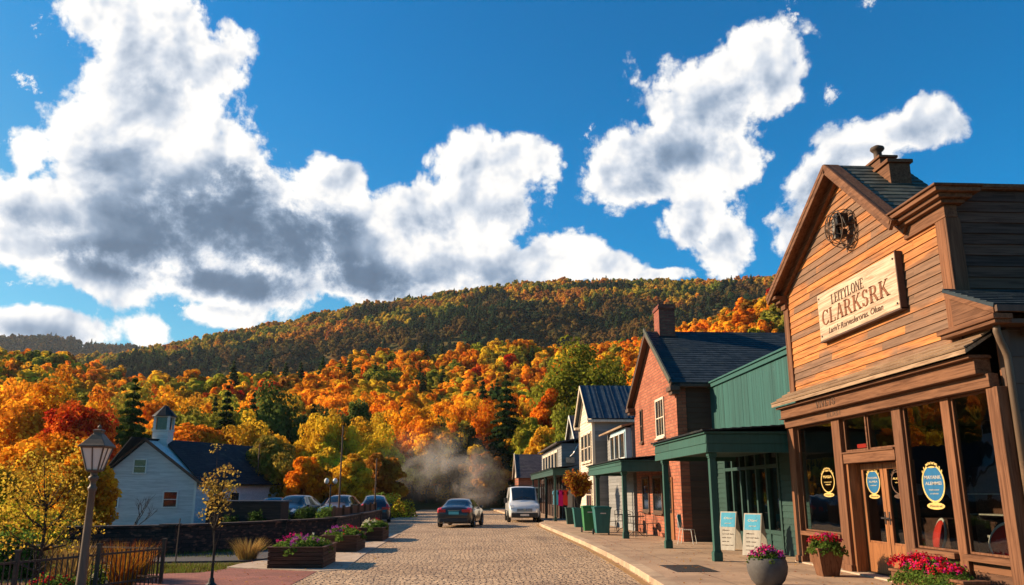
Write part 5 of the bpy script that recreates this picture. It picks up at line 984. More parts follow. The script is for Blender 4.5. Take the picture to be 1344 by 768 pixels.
# cafe furniture
def bistro_chair(x, y, rz, label, mat='black_iron', name='bistro_chair', group='bistro chairs under the porch'):
    p = thing(name, (0, 0, 0), label, 'chair', group); m = MB()
    for i in range(6): m.box(-.2, .2, -.18+i*.065, -.135+i*.065, .44, .455)
    m.build('seat', mat, p); m = MB(); m.tube([(-.19, .19, .44), (-.2, .26, .86), (0, .28, .93), (.2, .26, .86), (.19, .19, .44)], .012, 6); [m.tube([(k*.09, .20, .46), (k*.09, .27, .88)], .007, 4) for k in (-1, 0, 1)]; m.build('backrest', mat, p)
    for sx_ in (-1, 1): MB().tube([(sx_*.19, -.18, .44), (sx_*.21, -.24, 0)], .012, 6).build('leg', mat, p); MB().tube([(sx_*.19, .19, .44), (sx_*.21, .27, 0)], .012, 6).build('leg', mat, p)
    p.location = (x, y, 0); p.rotation_euler = (0, 0, R(rz)); return p
def bistro_table(x, y, label):
    p = thing('bistro_table', (x, y, 0), label, 'table', 'bistro tables under the porch'); MB().lathe([(0, .71), (.34, .71), (.35, .72), (.35, .735), (.34, .74), (0, .74)], (x, y, 0), 24).build('table_top', 'black_iron', p)
    MB().tube([(x, y, .71), (x, y, .18)], .022, 8).build('stem', 'black_iron', p)
    for k in range(3): a = 2.1*k+.4; MB().tube([(x, y, .2), (x+.16*math.cos(a), y+.16*math.sin(a), .14), (x+.3*math.cos(a), y+.3*math.sin(a), .0)], .014, 6).build('leg', 'black_iron', p)
bistro_table(6.35, 31.9, 'round black iron bistro table nearest the brick doorway'); bistro_table(6.35, 34.6, 'round black iron bistro table beyond the first, behind the teal bin')
c0 = bistro_chair(6.35, 31.2, 180, 'black iron bistro chair on the near side of the first table'); 
for (x, y, rz, lb) in ((6.95, 32.1, -80, 'black iron bistro chair between the first table and the brick wall'), (6.3, 32.7, 10, 'black iron bistro chair between the two tables, facing the camera'), (5.95, 34.9, 70, 'black iron bistro chair on the street side of the far table'), (6.4, 35.4, 0, 'black iron bistro chair beyond the far table')):
    c = copy_tree(c0); c.location = (x, y, 0); c.rotation_euler = (0, 0, R(rz)); c['label'] = lb
fc = bistro_chair(7.05, 27.0, 60, 'white-framed folding chair with a blue patterned back panel between the porches', 'ash_white', 'folding_chair', None)
MB().box(-.2, .2, .235, .25, .5, .92).build('back_panel', 'board_blue', None)
bp_ = bpy.data.objects['back_panel']; bp_.parent = fc
MB().box(4.32, 5.22, 17.5, 19.2, -.02, .006).build('hatch_cover', 'hatch_iron', None); hc = tag(bpy.data.objects['hatch_cover'], 'dark iron utility hatch set flush in the pavement', 'hatch cover')
m = MB(); [m.box(4.38+i*.055, 4.405+i*.055, 17.56, 19.14, .004, .011) for i in range(15)]; m.build('grille', 'black_iron', hc)
# chairs behind the shop window
def red_chair(x, y, rz, label):
    p = thing('red_chair', (0, 0, 0), label, 'chair', 'red chairs behind the shop window'); fr = FR((0, .2, .46), (1, 0, 0), (0, -1, 0), (0, .22, .975)); k = 26
    def out(s_, n): return [fr.w(s_*(.21+.045*math.sin(min(t, 1)*math.pi))*math.cos(g) if True else 0, n, .27+s_*.29*math.sin(g)) for g in np.linspace(0, 2*math.pi, k, endpoint=False) for t in (.5+.5*math.sin(g),)]
    a, b = out(.90, .055), out(.90, -.02); m = MB(); m.v = [fr.w(0, .075, .28)]+a+b; [m.face((0, 1+i, 1+(i+1) % k)) for i in range(k)]; [m.face((1+i, 1+k+i, 1+k+(i+1) % k, 1+(i+1) % k)) for i in range(k)]; m.face(range(1+k, 1+2*k)); m.build('backrest', 'red_cloth', p, smooth=True)
    pts = out(1.0, .02); MB().tube(pts+[pts[0], pts[1]], .022, 8, cap=False).build('back_frame', 'ash_white', p, smooth=True)
    MB().lathe([(0, .42), (.20, .42), (.235, .44), (.24, .47), (.20, .50), (0, .515)], (0, -.02, 0), 24).build('seat', 'red_cloth', p, smooth=True); MB().lathe([(.0, .39), (.23, .39), (.24, .42), (0, .42)], (0, -.02, 0), 24).build('seat_frame', 'ash_white', p)
    for (sx_, sy_) in ((-1, -1), (1, -1), (1, 1), (-1, 1)): MB().tube([(sx_*.17, sy_*.16, .4), (sx_*.18, sy_*.19, .2), (sx_*.17, sy_*.2, 0)], [.022, .018, .012], 6).build('leg', 'ash_white', p)
    p.location = (x, y, .04); p.rotation_euler = (0, 0, R(rz)); p.scale = (1.08,)*3; return p
red_chair(8.28, 12.88, -65, 'red upholstered chair with a white frame at the right-hand end window'); red_chair(8.45, 15.25, -100, 'red upholstered chair seen from the side behind the middle window')
tb = thing('display_table', (9.05, 13.6, .04), 'pale table with an upright white card behind the red chair', 'table'); MB().box(8.85, 9.6, 12.9, 14.0, .86, .90).build('table_top', 'ivory', tb)
for (a, b) in ((8.9, 12.95), (9.55, 12.95), (8.9, 13.95), (9.55, 13.95)): MB().box(a-.025, a+.025, b-.025, b+.025, .04, .858).build('leg', 'ash_white', tb)
lc = tag(MB().prism([(8.86, 13.05, .902), (8.86, 13.38, .902), (8.92, 13.38, 1.16), (8.92, 13.05, 1.16)], (.012, 0, 0)).build('display_card', 'ash_white'), 'white upright card on the table behind the window', 'card')
# rail of clothes under the dark awning
def garment(x, y, mat, label, w=.5, h=.8, top=1.75):
    p = thing('hanging_garment', (x, y, top), label, 'clothing', 'clothes hanging under the dark awning'); m = MB(); r = random.Random(int(x*90+y)); ys = []
    prof = [(-.5, .72), (-.47, .9), (-.2, 1.0), (0, .97), (.2, 1.0), (.47, .9), (.5, .72), (.36, .66), (.34, 0), (.1, -.02), (-.12, .01), (-.34, 0), (-.36, .66)]
    m.prism([(x+a*w, y-.06, top-h+b*h) for a, b in prof], (0, .12, 0)); m.build('cloth', mat, p, .02); MB().tube([(x-.2*w, y, top-.02), (x, y, top+.04), (x+.2*w, y, top-.02)], .008, 4).build('hanger', 'chrome', p)
cr_ = thing('clothes_rail', (5.4, 49, 0), 'thin metal clothes rail standing under the dark awning', 'clothes rail'); m = MB(); m.tube([(4.9, 49.4, 1.82), (6.2, 49.4, 1.82)], .018, 6); m.build('rail', 'chrome', cr_)
for x in (4.92, 6.18): MB().tube([(x, 49.4, 1.82), (x, 49.4, 0)], .018, 6).build('leg', 'chrome', cr_)
MATS_ = (('board_blue', 'blue jacket hanging on the rail, nearest the street', 5.1), ('petal_magenta', 'pink top hanging between the blue jacket and the red coat', 5.38), ('red_cloth', 'red coat hanging on the rail under the dark awning', 5.66), ('ivory', 'cream shirt hanging at the inner end of the rail', 5.94))
for (mt, lb, x) in MATS_: garment(x, 49.4, mt, lb, .42, .95+rng.uniform(-.15, .1), 1.76)
# ------------------------------------------------------------------ lamps, poles, fences, walls
lp = thing('street_lamp', (-5.67, 12.8, ZR), 'old four-sided lantern on a weathered post in the foreground beside the railing', 'street lamp'); lx, ly = -5.67, 12.8
MB().lathe([(.0, ZR), (.12, ZR), (.12, .05), (.09, .10), (.075, .2), (.062, .5), (.055, 1.1), (.048, 1.62), (.062, 1.64), (.066, 1.68), (.045, 1.70), (.04, 1.76), (.07, 1.80), (.075, 1.83), (.045, 1.86), (.0, 1.86)], (lx, ly, 0), 20).build('post', 'lamp_bronze', lp, smooth=True)
m = MB(); b0, t0, zb_, zt_ = .085, .165, 1.93, 2.27
MB().lathe([(.0, 1.86), (.05, 1.86), (.05, 1.90), (.10, 1.91), (.11, 1.935), (.0, 1.935)], (lx, ly, 0), 4*4).build('lantern_base', 'lamp_bronze', lp)
for (sx_, sy_) in ((-1, -1), (1, -1), (1, 1), (-1, 1)): m.bar((lx+sx_*b0, ly+sy_*b0, zb_), (lx+sx_*t0, ly+sy_*t0, zt_), .02)
for (h_, z_) in ((b0, zb_), (t0, zt_)):
    for (p, q) in (((-1, -1), (1, -1)), ((1, -1), (1, 1)), ((1, 1), (-1, 1)), ((-1, 1), (-1, -1))): m.bar((lx+p[0]*h_, ly+p[1]*h_, z_), (lx+q[0]*h_, ly+q[1]*h_, z_), .022)
for (dx, dy) in ((0, -1), (1, 0), (0, 1), (-1, 0)): m.bar((lx+dx*b0, ly+dy*b0, zb_), (lx+dx*t0, ly+dy*t0, zt_), .014)
m.build('lantern_frame', 'lamp_bronze', lp); m = MB(); e = .006
for (p, q) in (((-1, -1), (1, -1)), ((1, -1), (1, 1)), ((1, 1), (-1, 1)), ((-1, 1), (-1, -1))): m.face([len(m.v)+i for i in range(4)]); m.v += [(lx+p[0]*(b0-e), ly+p[1]*(b0-e), zb_), (lx+q[0]*(b0-e), ly+q[1]*(b0-e), zb_), (lx+q[0]*(t0-e), ly+q[1]*(t0-e), zt_), (lx+p[0]*(t0-e), ly+p[1]*(t0-e), zt_)]
m.build('lantern_glass', 'frosted', lp)
m = MB()
for (z, hw) in ((2.27, .20), (2.29, .205), (2.32, .175), (2.39, .12), (2.46, .075), (2.47, .06), (2.51, .06), (2.525, .075), (2.545, .04)):
    for (sx_, sy_) in ((-1, -1), (1, -1), (1, 1), (-1, 1)): m.v.append((lx+sx_*hw, ly+sy_*hw, z))
for i in range(8):
    for j in range(4): j2 = (j+1) % 4; m.face((i*4+j, i*4+j2, i*4+4+j2, i*4+4+j))
m.face((3, 2, 1, 0)); m.face((32, 33, 34, 35)); m.build('lantern_roof', 'lamp_bronze', lp, .008); MB().lathe([(0, 2.54), (.022, 2.55), (.032, 2.575), (.015, 2.60), (0, 2.62)], (lx, ly, 0), 12).build('finial', 'lamp_bronze', lp)
dl = thing('street_lamp', (-8.3, 50, ZR), 'slim dark lamp post with two pale globes beside the parked cars', 'street lamp'); MB().lathe([(0, ZR), (.09, ZR), (.08, .2), (.045, .3), (.04, 2.05), (.06, 2.08), (0, 2.1)], (-8.3, 50, 0), 10).build('post', 'black_iron', dl); MB().tube([(-8.55, 50, 2.12), (-8.42, 50, 2.0), (-8.3, 50, 2.05), (-8.18, 50, 2.0), (-8.05, 50, 2.12)], .02, 6).build('arm', 'black_iron', dl)
for x in (-8.55, -8.05): MB().lathe([(0, 2.12), (.08, 2.14), (.14, 2.24), (.13, 2.36), (.07, 2.44), (0, 2.46)], (x, 50, 0), 14).build('globe', 'ash_white', dl, smooth=True)
for (x, y, h_, lb) in ((-7.45, 48.0, 5.4, 'tall thin timber pole beside the parked cars and twin-globe lamp'), (-5.6, 49.5, 3.6, 'thin pole at the end of the timber fence'), (-15.2, 60, 5.0, 'thin grey pole standing among the olive trees beside the pale house'), (-7.6, 22.4, .95, 'short thin dark post on the grass in front of the stone wall')):
    tag(MB().tube([(x, y, -.6), (x+.02, y, h_)], [.06 if h_ > 2 else .02, .04 if h_ > 2 else .015], 8).build('pole', 'brown_paint'), lb, 'pole')
# dark stone retaining wall
wpts = [(-12.4, 23.5), (-8.75, 25.1), (-6.4, 28.9), (-5.15, 31.8), (-5.05, 38), (-5.0, 46)]
m = MB(); c_ = MB()
for (p, q) in zip(wpts[:-1], wpts[1:]):
    m.bar((p[0], p[1], .18), (q[0], q[1], .18), .34, .92, .5); c_.bar((p[0], p[1], .66), (q[0], q[1], .66), .42, .07, .3)
for p in wpts: m.box(p[0]-.2, p[0]+.2, p[1]-.2, p[1]+.2, -.3, .66, .5); c_.box(p[0]-.25, p[0]+.25, p[1]-.25, p[1]+.25, .661, .72, .4)
sw = thing('stone_wall', (wpts[1][0], wpts[1][1], -.2), 'low dark stone wall in front of the pale house and the parked cars', 'wall'); m.build('masonry', 'stone_wall', sw); c_.build('coping', 'stone_wall', sw, .01)
# timber fence by the car park
tf = thing('timber_fence', (-5.5, 40, 0), 'brown upright-board timber fence between the car park and the street', 'fence'); m = MB(); y = 34.2
while y < 49: w = rng.uniform(.12, .15); m.box(-5.56, -5.53, y, y+w-.012, -.1, .98+rng.uniform(-.02, .02), rng.random()); y += w
m.build('boards', 'trim_upright', tf); MB().box(-5.60, -5.565, 34.2, 49, .2, .3).build('rail', 'trim_wood', tf); MB().box(-5.60, -5.565, 34.2, 49, .75, .85).build('rail', 'trim_wood', tf)
for y in np.arange(34.2, 49.1, 2.45): MB().box(-5.53, -5.42, y-.06, y+.06, -.15, 1.08).build('post', 'trim_upright', tf)
# black railing in the foreground
rf = thing('iron_railing', (-5.98, 16.9, ZR), 'low black iron picket railing across the left foreground', 'railing'); A0 = Vector((-5.98, 16.9, 0)); A1_ = Vector((-7.6, 12.2, 0)); L = (A1_-A0).length; dv = (A1_-A0)/L
for z in (.02, .54): MB().bar(A0+Vector((0, 0, z)), A1_+Vector((0, 0, z)), .02, .035).build('rail', 'rust_iron', rf)
n = 44
for i in range(n+1): p = A0+dv*(L*i/n); MB().bar((p.x, p.y, -.1), (p.x, p.y, .60), .016).build('picket', 'rust_iron', rf)
for i in (0, 15, 30, 44): p = A0+dv*(L*i/n); m = MB().bar((p.x, p.y, -.2), (p.x, p.y, .70), .06); m.bar((p.x, p.y, .70), (p.x, p.y, .73), .085, .085); m.build('post', 'rust_iron', rf)
m = Vector((-9.6, 18.4, 0)); L2 = (m-A0).length; d2_ = (m-A0)/L2
for z in (.02, .54): MB().bar(A0+Vector((0, 0, z)), m+Vector((0, 0, z)), .02, .035).build('rail', 'rust_iron', rf)
for i in range(1, 34): p = A0+d2_*(L2*i/33); MB().bar((p.x, p.y, -.1), (p.x, p.y, .60), .016).build('picket', 'rust_iron', rf)

# ------------------------------------------------------------------ trees
def at(px, py, Y): d = ray(px, py); t = Y/d[1]; return np.array([d[0]*t, Y, EYE+d[2]*t])
def tint3(c, s=.12): k = 1+rng.uniform(-s, s); return (min(1, c[0]*k*rng.uniform(.93, 1.07)), c[1]*k*rng.uniform(.88, 1.12), c[2]*k, 1)
def hero(name, label, x, y, h, rad, col, seed, nleaf=7000, leaf=.16, nclump=70, low=.25, z=None, r0=None, cat='tree', mat='leaf', nb=12, group=None, ragged=.3, out=.45):
    z = hz(x, y) if z is None else z; t = thing(name, (x, y, z), label, cat, group)
    me, c, cr_ = crown_mesh('crown', h, rad, nclump, nleaf, leaf, seed, mat, low, ragged=ragged, out=out); o = meshobj('crown', me, t); o.color = tuple(col)+(1,)
    meshobj('trunk', trunk_mesh('trunk', h, r0 or h*.022, c, seed, low, nb), t); return t
def cone(name, label, x, y, h, rad, col, seed, n=6000, leaf=.32, group=None):
    t = thing(name, (x, y, hz(x, y)), label, 'tree', group); o = meshobj('crown', conifer_mesh('crown', h, rad, n, leaf, seed), t); o.color = tuple(col)+(1,)
    m = MB().tube([(0, 0, -.4), (0, 0, h*.5), (0, 0, h*.95)], [h*.02, h*.012, h*.002], 7); q = m.build('trunk', 'bark'); q.parent = t; return t
def put(fn, name, label, px, top, Y, wpx, col, seed, **kw):
    p = at(px, top, Y); x = at(px, 660, Y)[0]; z = hz(x, Y); h = p[2]-z; return fn(name, label, x, Y, h, wpx/1061*Y*.5*(1.35 if fn is cone else 1.02), col, seed, **kw)
# small trees in the near left foreground
hero('young_tree', 'small multi-stemmed tree with fine golden leaves behind the street lamp', -7.7, 15.6, 2.75, .85, (.46, .26, .035), 11, 3400, .036, 130, .10, ZR, .045, nb=40, ragged=.6, out=.3)
hero('sapling', 'slender young tree with sparse brown-gold leaves on the red pavers', -4.92, 16.6, 2.62, .50, (.34, .20, .05), 12, 760, .042, 46, .36, ZR, .030, nb=40, ragged=.55, out=.3)
m = MB().lathe([(.0, -.02), (.10, -.02), (.10, .02), (.06, .06), (.045, .14), (0, .14)], (-4.92, 16.6, ZR), 14).build('tree_collar', 'black_iron'); tag(m, 'dark iron collar round the foot of the slender young tree', 'tree collar')
bt = thing('bare_tree', (-14.4, 37.0, -.5), 'small leafless tree in front of the pale house gable', 'tree'); m = MB(); r_ = random.Random(5)
def twig(p, d, l, w, k):
    q = p+d*l; m.tube([p, p.lerp(q, .5)+Vector((r_.gauss(0, .03), r_.gauss(0, .03), 0))*l, q], [w, w*.8, w*.55], 5)
    if k: [twig(p.lerp(q, r_.uniform(.55, 1)), (d+Vector((r_.gauss(0, .45), r_.gauss(0, .45), r_.uniform(-.05, .35)))).normalized(), l*r_.uniform(.55, .8), w*.55, k-1) for _ in range(3)]
twig(Vector((-14.4, 37.0, -.55)), Vector((0, 0, 1)), .95, .045, 4); m.build('branches', 'bark', bt)
HT = [(hero, 'maple_tree', 'bright red maple, reddest tree left of the pale house', 92, 513, 60, 95, RED, 20), (hero, 'maple_tree', 'orange tree at the left edge, in front of the red maple', 18, 575, 36, 110, ORANGE, 21), (hero, 'maple_tree', 'deep orange bushy tree between the red maple and the golden sapling', 62, 560, 44, 100, DEEP, 22),
 (hero, 'broadleaf_tree', 'amber tree rising behind the street lamp lantern', 108, 578, 34, 90, ORANGE, 23), (hero, 'broadleaf_tree', 'olive-gold tree at the far left edge above the shrubs', -25, 610, 30, 110, GOLD, 24), (hero, 'maple_tree', 'orange tree on the left skyline of the valley floor, beyond the red maple', 28, 500, 74, 120, ORANGE, 25),
 (hero, 'maple_tree', 'rust-red spreading tree behind the roof of the pale house', 250, 548, 80, 100, DEEP, 26), (hero, 'broadleaf_tree', 'olive-brown fine-twigged tree right of the pale house roof', 350, 572, 62, 86, (.27, .18, .035), 27), (hero, 'maple_tree', 'small bright orange maple above the parked cars', 403, 596, 58, 62, (.68, .17, .015), 28),
 (hero, 'broadleaf_tree', 'yellow-brown tree right of the small orange maple', 458, 600, 64, 66, GOLD, 29), (hero, 'broadleaf_tree', 'russet tree beside the drifting smoke at the street end', 496, 592, 72, 60, RUST, 30), (hero, 'broadleaf_tree', 'broad yellow-green tree towering over the white house roof', 768, 452, 112, 135, (.20, .19, .022), 31),
 (hero, 'maple_tree', 'vivid orange slim maple left of the blue metal roof', 722, 512, 104, 58, (.68, .15, .015), 32), (hero, 'broadleaf_tree', 'gold-green tree between the big spruce and the orange maple', 692, 545, 96, 56, LIME, 33), (hero, 'broadleaf_tree', 'dark olive tree at the end of the street behind the smoke', 600, 560, 98, 72, (.09, .08, .025), 34),
 (hero, 'broadleaf_tree', 'brown-olive tree at the street end left of the car', 556, 575, 100, 66, (.13, .095, .025), 35), (hero, 'maple_tree', 'dull orange tree leaning over the end of the street behind the van', 640, 590, 92, 50, RUST, 36), (hero, 'broadleaf_tree', 'yellow tree beyond the car park, left of the twin-globe lamp', 430, 585, 84, 66, YELLOW, 37), (hero, 'broadleaf_tree', 'dark green rounded tree just behind the pale house', 318, 560, 90, 60, (.10, .10, .025), 38)]
for (fn, nm, lb, px, top, Y, w, c, sd) in HT:
    dn = 1 if Y > 50 else 2; put(fn, nm, lb, px, top, Y, w, c, sd, nleaf=15000, leaf=.0030*Y+.02, nclump=110, low=.12)
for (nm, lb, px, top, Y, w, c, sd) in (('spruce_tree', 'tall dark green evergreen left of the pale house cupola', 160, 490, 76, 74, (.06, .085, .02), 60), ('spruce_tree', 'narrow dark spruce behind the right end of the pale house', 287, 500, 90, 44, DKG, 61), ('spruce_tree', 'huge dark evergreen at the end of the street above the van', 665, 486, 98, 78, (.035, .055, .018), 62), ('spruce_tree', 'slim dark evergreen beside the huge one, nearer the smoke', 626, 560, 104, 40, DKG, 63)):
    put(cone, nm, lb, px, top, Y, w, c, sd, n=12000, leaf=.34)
# shrubs and grasses
def bush(name, label, x, y, rx, h, mat, n, leaf, seed, group=None):
    z = hz(x, y); t = thing(name, (x, y, z), label, 'shrub', group); mass('foliage', mat, (x, y, z), rx, rx, h, n, leaf, seed, t); mass('foliage', 'leaf_dark', (x, y, z), rx*.8, rx*.8, h*.8, n//4, leaf, seed+1, t); return t
for i, (px, Y, rx, h_, mt, lb) in enumerate(((15, 22, 1.3, 1.5, 'yellow_leaf', 'yellow-green bush at the left edge beyond the railing'), (52, 25, 1.2, 1.2, 'leaf_green', 'rounded green bush at the left end of the stone wall'), (-5, 18.5, 1.1, 1.0, 'leaf_green', 'low green bush at the frame edge behind the railing'), (35, 19.5, .8, .8, 'yellow_leaf', 'small golden bush behind the railing beside the sapling'))):
    p = at(px, 680, Y); bush('shrub', lb, p[0], Y, rx, h_, mt, 9000, .075, 70+i)
for i, (x, y, w, lb) in enumerate(((-12.2, 43.5, .6, 'clipped dark hedge block below the plank shed, nearest the pale house'), (-10.9, 43.5, .55, 'clipped dark hedge block below the plank shed, nearest the cars'))): bush('hedge', lb, x, y, w, .95, 'leaf_dark', 4000, .07, 80+i)

for i, (x, y, lb) in enumerate(((-10.6, 47.2, 'dark hedge clump in front of the leftmost parked car'), (-9.2, 47.6, 'dark hedge clump in front of the middle parked car'), (-7.9, 47.0, 'dark hedge clump between the timber fence and the parked cars'))): bush('hedge', lb, x, y, .75, .95, 'leaf_dark' if i % 2 else 'leaf_green', 3500, .08, 180+i)
bush('shrub', 'yellowish roadside shrub at the far left end of the street', -5.4, 62, 1.5, 1.3, 'yellow_leaf', 4000, .10, 85); bush('shrub', 'dull green roadside shrub beyond the dark blue car', -7.2, 68, 2.2, 1.7, 'leaf_green', 4000, .12, 86)
def tuft(name, label, x, y, w, h_, n, mat, seed, z=ZR):
    r = random.Random(seed); m = MB(); t = thing(name, (x, y, z), label, 'grass tuft')
    for i in range(n):
        a = r.uniform(0, 6.28); q = math.sqrt(r.random())*w*.25; b = Vector((x+q*math.cos(a), y+q*math.sin(a), z)); l = h_*r.uniform(.6, 1.1); o = Vector((math.cos(a), math.sin(a), 0))*w*r.uniform(.1, .6); s = Vector((-math.sin(a), math.cos(a), 0))*.008
        p1 = b+Vector((0, 0, l*.55))+o*.4; p2 = b+Vector((0, 0, l))+o; k = len(m.v); m.v += [tuple(b-s), tuple(b+s), tuple(p1+s*.8), tuple(p1-s*.8), tuple(p2)]; tt_ = r.random(); m.face((k, k+1, k+2, k+3), tt_); m.face((k+3, k+2, k+4), tt_)
    m.build('blades', mat, t); return t
tuft('dry_grass', 'clump of dry tan ornamental grass on the verge by the stone wall', -5.9, 22.9, .9, .55, 420, 'dry_grass', 1)
for i, (x, y) in enumerate(((-7.2, 17.9), (-7.9, 17.6), (-6.7, 17.5), (-8.6, 18.3), (-6.5, 16.4), (-7.0, 15.4))): t = tuft('dry_grass', 'dry reddish grass clump growing through the black railing', x, y, .8, .75, 300, 'dry_grass' if i % 2 else 'rust_leaf', 5+i); t['group'] = 'dry grass clumps along the railing'
for i, (x, y, mt) in enumerate(((-6.9, 14.6, 'petal_red'), (-7.4, 15.9, 'petal_red'), (-7.0, 16.6, 'petal_white'))):
    t = thing('flower_clump', (x, y, ZR), ('low red flowers behind the railing nearest the lamp', 'low red flowers under the golden sapling', 'pale flowers behind the railing near its corner post')[i], 'flowers'); mass('foliage', 'leaf_green', (x, y, ZR), .5, .4, .38, 1800, .045, 90+i, t); blooms('flowers', mt, (x, y, ZR), .5, .4, .36, 40, .045, 95+i, t)
# grass and leaf litter on the verges
def scatter(name, label, regions, n, mk, mat, seed, kind='stuff'):
    r = random.Random(seed); m = MB(); tot = sum((b-a)*(d-c) for a, b, c, d in regions)
    for (a, b, c, d) in regions:
        for _ in range(int(n*(b-a)*(d-c)/tot)): mk(m, r, r.uniform(a, b), r.uniform(c, d))
    return tag(m.build(name, mat), label, kind=kind)
def blade(m, r, x, y):
    if -5.75 < x and 20.2 < y < 36.5: return
    z = hz(x, y); a = r.uniform(0, 6.28); s = Vector((math.cos(a), math.sin(a), 0))*.012; h_ = r.uniform(.04, .13); l = Vector((r.gauss(0, .03), r.gauss(0, .03), h_)); b = Vector((x, y, z)); k = len(m.v); m.v += [tuple(b-s), tuple(b+s), tuple(b+l)]; m.face((k, k+1, k+2), r.random())
scatter('grass', 'short autumn grass on the verges beside the pavers', ((-13, -5.6, 19.2, 21.6), (-14, -7, 12, 19.2), (-13, -6.2, 23.6, 28)), 26000, blade, 'grass_blade', 4)
def litter(m, r, x, y):
    on = x > kx(y)+.32; road_ = -5.2 < x < kx(y); z = (0.004 if on else ZR+.006 if road_ else hz(x, y)+.02)
    if not on and -5.8 < x < -2.9 and y > 19.3: z = ZR+.02
    a = r.uniform(0, 6.28); s = r.uniform(.018, .035); u = Vector((math.cos(a), math.sin(a), r.gauss(0, .15)))*s; v = Vector((-math.sin(a), math.cos(a), r.gauss(0, .15)))*s*.7; c = Vector((x, y, z+.012)); k = len(m.v); m.v += [tuple(c-u), tuple(c-v), tuple(c+u), tuple(c+v)]; m.face((k, k+1, k+2, k+3), r.random())
scatter('fallen_leaves', 'scattered fallen leaves along the kerb and planters', ((3.2, 3.75, 10, 40), (-5.2, -2.4, 14, 36), (3.9, 7.8, 12, 30), (-13, -5.2, 14, 28)), 2600, litter, 'rust_leaf', 9)

# ------------------------------------------------------------------ the wooded hills
bigs = [crown_mesh('crown', 9, 3.6*w_, 70, 7000, .275, 100+i, 'leaf', .12, ragged=.38, out=.48) for i, w_ in enumerate((1, .9, 1.1, .8, 1.0, 1.15))]
btr = [trunk_mesh('trunk', 9, .2, c, 100+i, .14, 6) for i, (_, c, _r) in enumerate(bigs)]
cons = [conifer_mesh('crown', 12, 3.1, 3400, .55, 120+i) for i in range(2)]
_q = MB().tube([(0, 0, -.4), (0, 0, 6), (0, 0, 11.4)], [.22, .14, .03], 6).build('trunk', 'bark'); ctr = _q.data; bpy.data.objects.remove(_q)
nr = np.random.RandomState(77)
PAL = [('orange', ORANGE), ('deep orange', DEEP), ('yellow', YELLOW), ('golden', GOLD), ('olive', OLIVE), ('yellow-green', LIME), ('red', RED), ('russet', RUST), ('green', GREEN)]
def hillcol(x, y, r):           # which kind grows here: colours come in drifts
    u = wob(x, y, 46, 21); v = wob(x, y, 90, 22); w_ = wob(x, y, 20, 23)
    s = u*.7+v*.8+w_*.75+nr.normal()*.55-.12
    if s < -1.7: return 8
    if s < -1.15: return 4
    if s < -.7: return 5 if nr.rand() < .55 else 4
    if s < -.25: return 2 if nr.rand() < .5 else 3
    if s < .25: return 3 if nr.rand() < .4 else 0
    if s < 1.15: return 0 if nr.rand() < .72 else 1
    if s < 2.0: return 1 if nr.rand() < .7 else 7
    return 6
pts = []; r_ = 91.
while r_ < 330:
    d = 4.4 if r_ < 130 else 4.4+(r_-130)/200*2.2; n = int(R(80)*r_/d)
    for k in range(n):
        a = R(-36)+R(80)*(k+nr.rand()*.9)/n; q = r_+nr.uniform(-.45, .45)*d; x, y = q*math.sin(a), q*math.cos(a)
        if -8.5 < x < 6.0 and y < 94: continue
        pts.append((q, a, x, y))
    r_ += d*.88
def seen(q, a, x, y):           # trees the photograph can show: not behind the houses on the right
    px = 617+math.tan(a)*1061; top = 647-(hz(x, y)+8-EYE)/q*1061
    if px > 1060 or px < -40: return False
    if px > 835 and top > 455: return False
    if px > 770 and top > 520: return False
    return True
pts.sort(); ind = [p for p in pts if seen(*p)][:272]; cut = ind[-1][0]; iset = set(ind); n_con = 0
for (q, a, x, y) in ind:
    k = hillcol(x, y, q); s = nr.uniform(.72, 1.12); z = hz(x, y)-.3
    if k == 8 and nr.rand() < .75 or nr.rand() < .035:
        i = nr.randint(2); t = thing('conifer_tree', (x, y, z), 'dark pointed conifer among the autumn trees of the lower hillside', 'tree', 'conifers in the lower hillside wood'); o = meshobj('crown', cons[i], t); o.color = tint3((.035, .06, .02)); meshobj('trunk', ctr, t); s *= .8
    else:
        nm, c = PAL[k]; i = nr.randint(6); t = thing('forest_tree', (x, y, z), f'{nm} broadleaf tree in the dense wood of the lower hillside', 'tree', f'{nm} trees in the lower hillside wood'); o = meshobj('crown', bigs[i][0], t); o.color = tint3(c); meshobj('trunk', btr[i], t)
    t.scale = (s*nr.uniform(.72, 1.12), s*nr.uniform(.72, 1.12), s*nr.uniform(.85, 1.42)); t.rotation_euler = (0, 0, nr.uniform(0, 6.28))
# the rest of the forest: one mass of instanced trees
vc = bpy.data.collections.new('forest_kinds')
def fk(me): o = bpy.data.objects.new('forest_kind_%d' % len(vc.objects), me); vc.objects.link(o)
for i in range(4): fk(crown_mesh('crown', 9, 3.7, 30, 950, .80, 200+i, 'leaf_forest', .0, ragged=.3, out=.7)[0])
for i in range(2): fk(conifer_mesh('crown', 11, 2.9, 800, .95, 210+i, 'leaf_forest'))
fp_, fc_, fs_, fi_ = [], [], [], []
def addtree(x, y, c, s, con):
    fp_.append((x, y, hz(x, y)-.4)); k = nr.uniform(.8, 1.2); fc_.append((min(1, c[0]*k), c[1]*k*nr.uniform(.85, 1.15), c[2]*k, 1.)); fs_.append(s*nr.uniform(.75, 1.2)); fi_.append((4+nr.randint(2)) if con else nr.randint(4))
for p in pts:
    if p in iset or (p[0] <= cut and not (p[1] > R(14))): continue
    k = hillcol(p[2], p[3], p[0]); addtree(p[2], p[3], (.04, .06, .02) if k == 8 else PAL[k][1], .95, k == 8)
r_ = 330.
